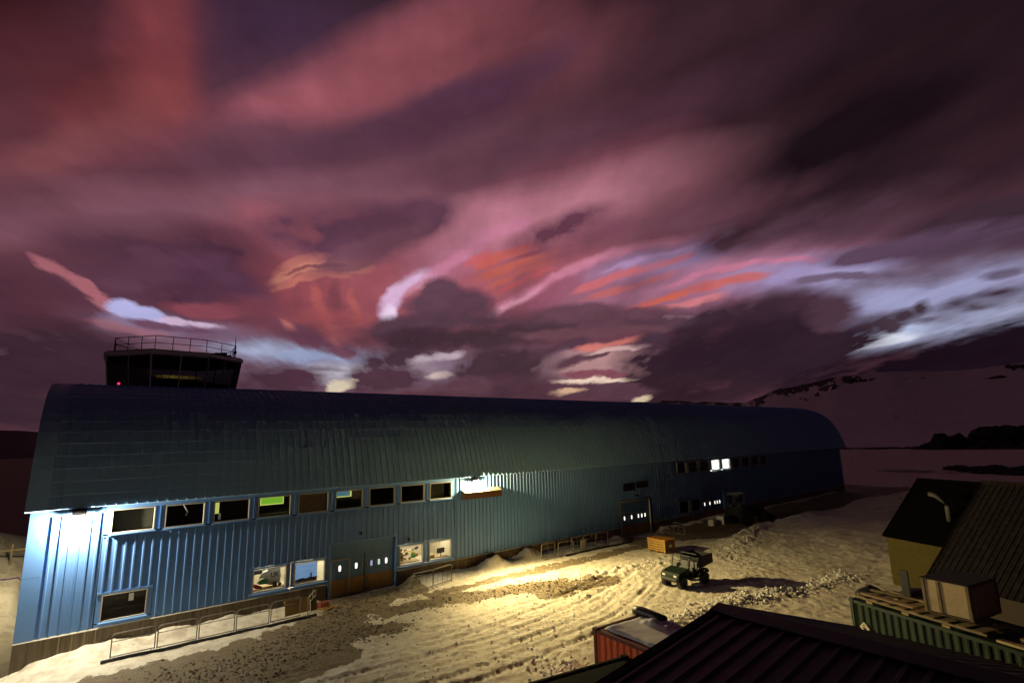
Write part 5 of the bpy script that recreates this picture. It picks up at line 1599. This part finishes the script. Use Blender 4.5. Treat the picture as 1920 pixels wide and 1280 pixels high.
hk = thing('steel_bracket', on_green(5.4, 2.0, 2.62), fa, 'thin bent steel bracket sticking up behind the timber baulks', 'bracket')
MB().tube([(0, 0, 0), (.1, 0, .5), (.25, 0, .9)], .03, 6).build('rod', GALV, hk)
MB().box(-.1, .1, -.1, .1, 0, .02).build('foot', GALV, hk)

# ================================================================== huts
CORR = material('frosted_dark_roof', (.007, .005, .005), .95, .0, (.028, .022, .024), 5, .3, 30, stretch=(1, 1, 1), spec=.15)
DROOF = material('black_roof', (.0035, .0035, .0035), 1.0, spec=.0)
YEL = material('yellow_hut_paint', (.085, .07, .021), .85, 0, (.07, .057, .017), 3, spec=.1)
def corr_sheet(P0, along, down, L, S, wave=.3, amp=.018, lift=.0):
    """corrugated sheet: corrugations run in direction down (length S), spread over along (length L)"""
    a = Vector(along).normalized(); d = Vector(down).normalized(); nrm_ = a.cross(d)
    if nrm_.z < 0: nrm_ = -nrm_
    n = max(3, int(L / wave)); pts = []
    for k in range(n):
        for q, hgt in ((0, 0), (.3, 0), (.42, 1), (.62, 1), (.74, 0)):
            pts.append(((k + q) * L / n, hgt * amp))
    pts.append((L, 0))
    P0 = Vector(P0)
    v = [P0 + a * s + nrm_ * (h + lift) for s, h in pts] + [P0 + a * s + d * S + nrm_ * (h + lift) for s, h in pts]
    m = len(pts)
    return MB().add(v, [(i, i + 1, m + i + 1, m + i) for i in range(m - 1)])
wv = Vector((-.42, -.907, 0)).normalized(); nv = Vector((.907, -.42, 0)).normalized()
def hut(name, E0, L, half, rise, eave_z, wallm, roofm, label, corr=False, over=.12, base_z=-.3, wave=.3):
    """E0: left end of the near eave; wall runs along wv; roof rises along nv"""
    E0 = Vector((E0[0], E0[1], 0))
    t = thing(name, E0, 0, label, 'hut')
    def W(s, q, z):
        return wv * s + nv * q + Vector((0, 0, z))
    o = over
    ez = eave_z - .02
    MB().add([W(o, o, base_z), W(L, o, base_z), W(L, o, ez), W(o, o, ez)], [(0, 1, 2, 3)]).build('front_wall', wallm, t)
    MB().add([W(o, 2 * half - o, base_z), W(L, 2 * half - o, base_z), W(L, 2 * half - o, ez), W(o, 2 * half - o, ez)], [(0, 1, 2, 3)]).build('rear_wall', wallm, t)
    for s in (o, L):
        MB().add([W(s, o, base_z), W(s, 2 * half - o, base_z), W(s, 2 * half - o, ez), W(s, half, ez + rise - .06), W(s, o, ez)], [(0, 1, 2, 3, 4)]).build('gable_wall', wallm, t)
    sl = sqrt(half ** 2 + rise ** 2)
    d1 = (nv * -half + Vector((0, 0, -rise))); d2 = (nv * half + Vector((0, 0, -rise)))
    R = W(-.0, half, eave_z + rise)
    for d in (d1, d2):
        if corr:
            corr_sheet(R, wv, d, L + .1, sl, wave).build('roof_slope', roofm, t)
        else:
            q = [R, R + wv * (L + .1), R + wv * (L + .1) + d, R + d]
            up = Vector((0, 0, .06))
            MB().add(q + [p_ - up for p_ in q], [(0, 1, 2, 3), (7, 6, 5, 4), (0, 4, 5, 1), (1, 5, 6, 2), (2, 6, 7, 3), (3, 7, 4, 0)]).build('roof_slope', roofm, t)
        MB().tube([R + Vector((0, 0, -.01)), R + d + Vector((0, 0, -.01))], .06, 4).build('verge_board', roofm, t)
    MB().tube([R + Vector((0, 0, .02)), R + wv * (L + .1) + Vector((0, 0, .02))], .08, 6).build('ridge_cap', roofm, t)
    return t, W
yh, YW = hut('yellow_hut', (38.33, 12.26), 6.5, 3.37, 3.18, 2.75, YEL, DROOF, 'hut with dull yellow walls and black pitched roof', False)
for k in range(11):
    z = -.2 + k * .26
    MB().add([YW(.1, .105, z), YW(6.5, .105, z), YW(6.5, .09, z + .012), YW(.1, .09, z + .012)], [(0, 1, 2, 3)]).build('wall_board_line', material('yellow_hut_edge', (.085, .07, .02), .85), yh)
gn = thing('flue_pipe', yh.location + YW(3.15, 1.35, 2.75 + 1.27), 0, 'grey cranked flue pipe poking out of the black hut roof', 'pipe')
pd = [Vector((0, 0, -.1)), Vector((0, 0, .55)), Vector((-.02, -.05, .85)), Vector((-.12, -.28, .98))]
pd2 = [Vector((0, 0, -.1)), Vector((0, 0, .7)), Vector((.02, .1, .98)), Vector((.1, .45, 1.25)), Vector((.2, .8, 1.33))]
MB().tube(pd2, .13, 10).build('elbow', material('dull_zinc', (.07, .067, .063), .7), gn, True)
MB().wheel((0, 0, .25), (0, 0, 1), [(-.28, .145), (.28, .145)], 14).build('lit_collar', material('lit_zinc', (.5, .44, .33), .5, .1), gn)  # lamplight on the pipe put into a paler zinc colour
MB().wheel((0, 0, -.02), (0, 0, 1), [(-.06, .26), (.04, .17)], 12).build('flashing', STEELD, gn)
rh, RW = hut('brown_hut', (29.25, 7.97), 9.0, 4.3, 3.93, 2.62, material('dark_brown_wall', (.05, .035, .025), .8), CORR, 'hut with steep dark corrugated roof dusted with frost behind the crate', True, wave=.24)

# ================================================================== low corrugated roof right below the camera
nr = thing('store_shed', (12.22, 7.49, 0), 0, 'dark low shed with corrugated roof filling the bottom edge below the containers', 'shed')
RD = Vector((.02, -1, 0)).normalized(); ND = Vector((1, .02, 0)).normalized()
RZ = 5.0
near_roof = material('rusty_dark_roof', (.015, .010, .008), .6, .0, (.048, .039, .037), 3.0, .3, 30, stretch=(1, 1, 1), spec=.45)
d_near = (-ND + Vector((0, 0, -.095))); d_far = (ND + Vector((0, 0, -.29)))
corr_sheet((0, 0, RZ), RD, d_near, 13, 9.5, .36, .05).build('roof_slope', near_roof, nr)
corr_sheet((0, 0, RZ), RD, d_far, 13, 8.8, .36, .05).build('roof_slope', near_roof, nr)
cap = MB()
cap.prism([(-.42, -.0), (0, .07), (.32, -.03), (.32, -.06), (0, .04), (-.42, -.03)], 0.1, -13, 'y', Matrix.Translation((0, 0, RZ + .05)))
cap.build('ridge_cap', near_roof, nr)
for d, S in ((d_near, 9.5), (d_far, 8.8)):
    dn = d.normalized()
    MB().tube([Vector((0, .03, RZ + .02)), Vector((0, .03, RZ + .02)) + dn * S], .085, 4).build('verge_board', near_roof, nr)
wm = MATS['dark_brown_wall']
MB().add([(-9.2, -.15, -.4), (8.2, -.15, -.4), (8.2, -.15, 2.55), (0, -.15, 4.93), (-9.2, -.15, 4.05)], [(0, 1, 2, 3, 4)]).build('gable_wall', wm, nr)
MB().add([(8.2, -.15, -.4), (8.2, -12.6, -.4), (8.2, -12.6, 2.55), (8.2, -.15, 2.55)], [(0, 1, 2, 3)]).build('side_wall', wm, nr)
MB().add([(-9.2, -.15, -.4), (-9.2, -12.6, -.4), (-9.2, -12.6, 4.05), (-9.2, -.15, 4.05)], [(0, 1, 2, 3)]).build('side_wall', wm, nr)

# ================================================================== fence by the snow mound, purple hose
fn = thing('mound_fence', (-3.6, 47, 0), 0, 'short rail fence on the snow beside the gable end', 'fence')
for k, (x, y) in enumerate(((0, 0), (-.7, .5), (1.2, .2))):
    zz = gz(x - 3.6, y + 47)
    MB().box(x - .05, x + .05, y - .05, y + .05, zz - .2, zz + 1.25).build('post', PALE, fn)
z_ = gz(-3.6, 47) + .8
MB().box(-.7, 1.3, .02, .08, z_, z_ + .12).build('rail', PALE, fn)
hz = [(-6.2 + .35 * k, 43.0 + .25 * k + .1 * sin(k), gz(-6.2 + .35 * k, 43.0 + .25 * k) + .06) for k in range(11)]
tag(MB().tube(hz, .05, 6).build('hose', material('purple_hose', (.12, .04, .22), .5)), 'purple hose lying over the snow mound', 'hose')

# ================================================================== loose clods and stones
def scatter(name, n, seed, where, r0, r1, mat, label, flat_=.7):
    rnd = random.Random(seed)
    base = bmesh.new(); bmesh.ops.create_icosphere(base, subdivisions=1, radius=1)
    bv = np.array([v.co[:] for v in base.verts]); bf = [[v.index for v in f.verts] for f in base.faces]; base.free()
    pts = [where(rnd) for _ in range(n)]
    xy = np.array(pts); zz, _g = ground_h(xy[:, 0].copy(), xy[:, 1].copy())
    V, F = [], []
    rs = np.random.RandomState(seed)
    for k in range(n):
        r = r0 + (r1 - r0) * rnd.random() ** 2.2
        j = 1 + rs.uniform(-.3, .3, len(bv))
        a = rnd.uniform(0, 6.28); c, s = cos(a), sin(a)
        p = bv * j[:, None] * np.array([r * rnd.uniform(.8, 1.4), r, r * flat_])
        q = np.stack([p[:, 0] * c - p[:, 1] * s + xy[k, 0], p[:, 0] * s + p[:, 1] * c + xy[k, 1], p[:, 2] + zz[k] + r * .25], -1)
        o = len(V) * 0 + k * len(bv)
        V.append(q); F += [[i + o for i in f] for f in bf]
    me = bpy.data.meshes.new(name); me.from_pydata(np.concatenate(V).tolist(), [], F); me.materials.append(mat)
    return tag(link(name, me), label, kind='stuff')
def along(segs, w):
    def f(rnd):
        a, b = rnd.choice(segs); t = rnd.random()
        return (a[0] + (b[0] - a[0]) * t + rnd.gauss(0, w), a[1] + (b[1] - a[1]) * t + rnd.gauss(0, w))
    return f
scatter('snow_clods', 1500, 3, along([((21.5, 17.4), (27, 17.0)), ((27, 17.0), (33.0, 15.2)), ((27, 17), (33, 15.2)), ((33, 15.2), (39, 14.4)), ((38, 22.6), (47, 24.6)), ((24, 26.2), (34.5, 24.8)), ((13.2, 15.0), (16, 17.5))], .55), .015, .10, SNOWM, 'broken clods of ploughed snow')
scatter('gravel_stones', 4200, 5, along([(a, b) for a, b, w in GRAVEL[:9]], .8), .015, .06, material('gravel_stone', (.2, .16, .1), .9, 0, (.09, .075, .05), 9), 'loose gravel stones in the yard')
scatter('snow_crumbs', 2600, 9, along([((8, 21), (24, 20)), ((14, 23.5), (30, 22)), ((30, 22), (42, 21)), ((20, 18), (34, 18.5)), ((18, 30.6), (36, 30.4))], 1.2), .012, .05, SNOWM, 'crumbs of snow scattered over the yard')
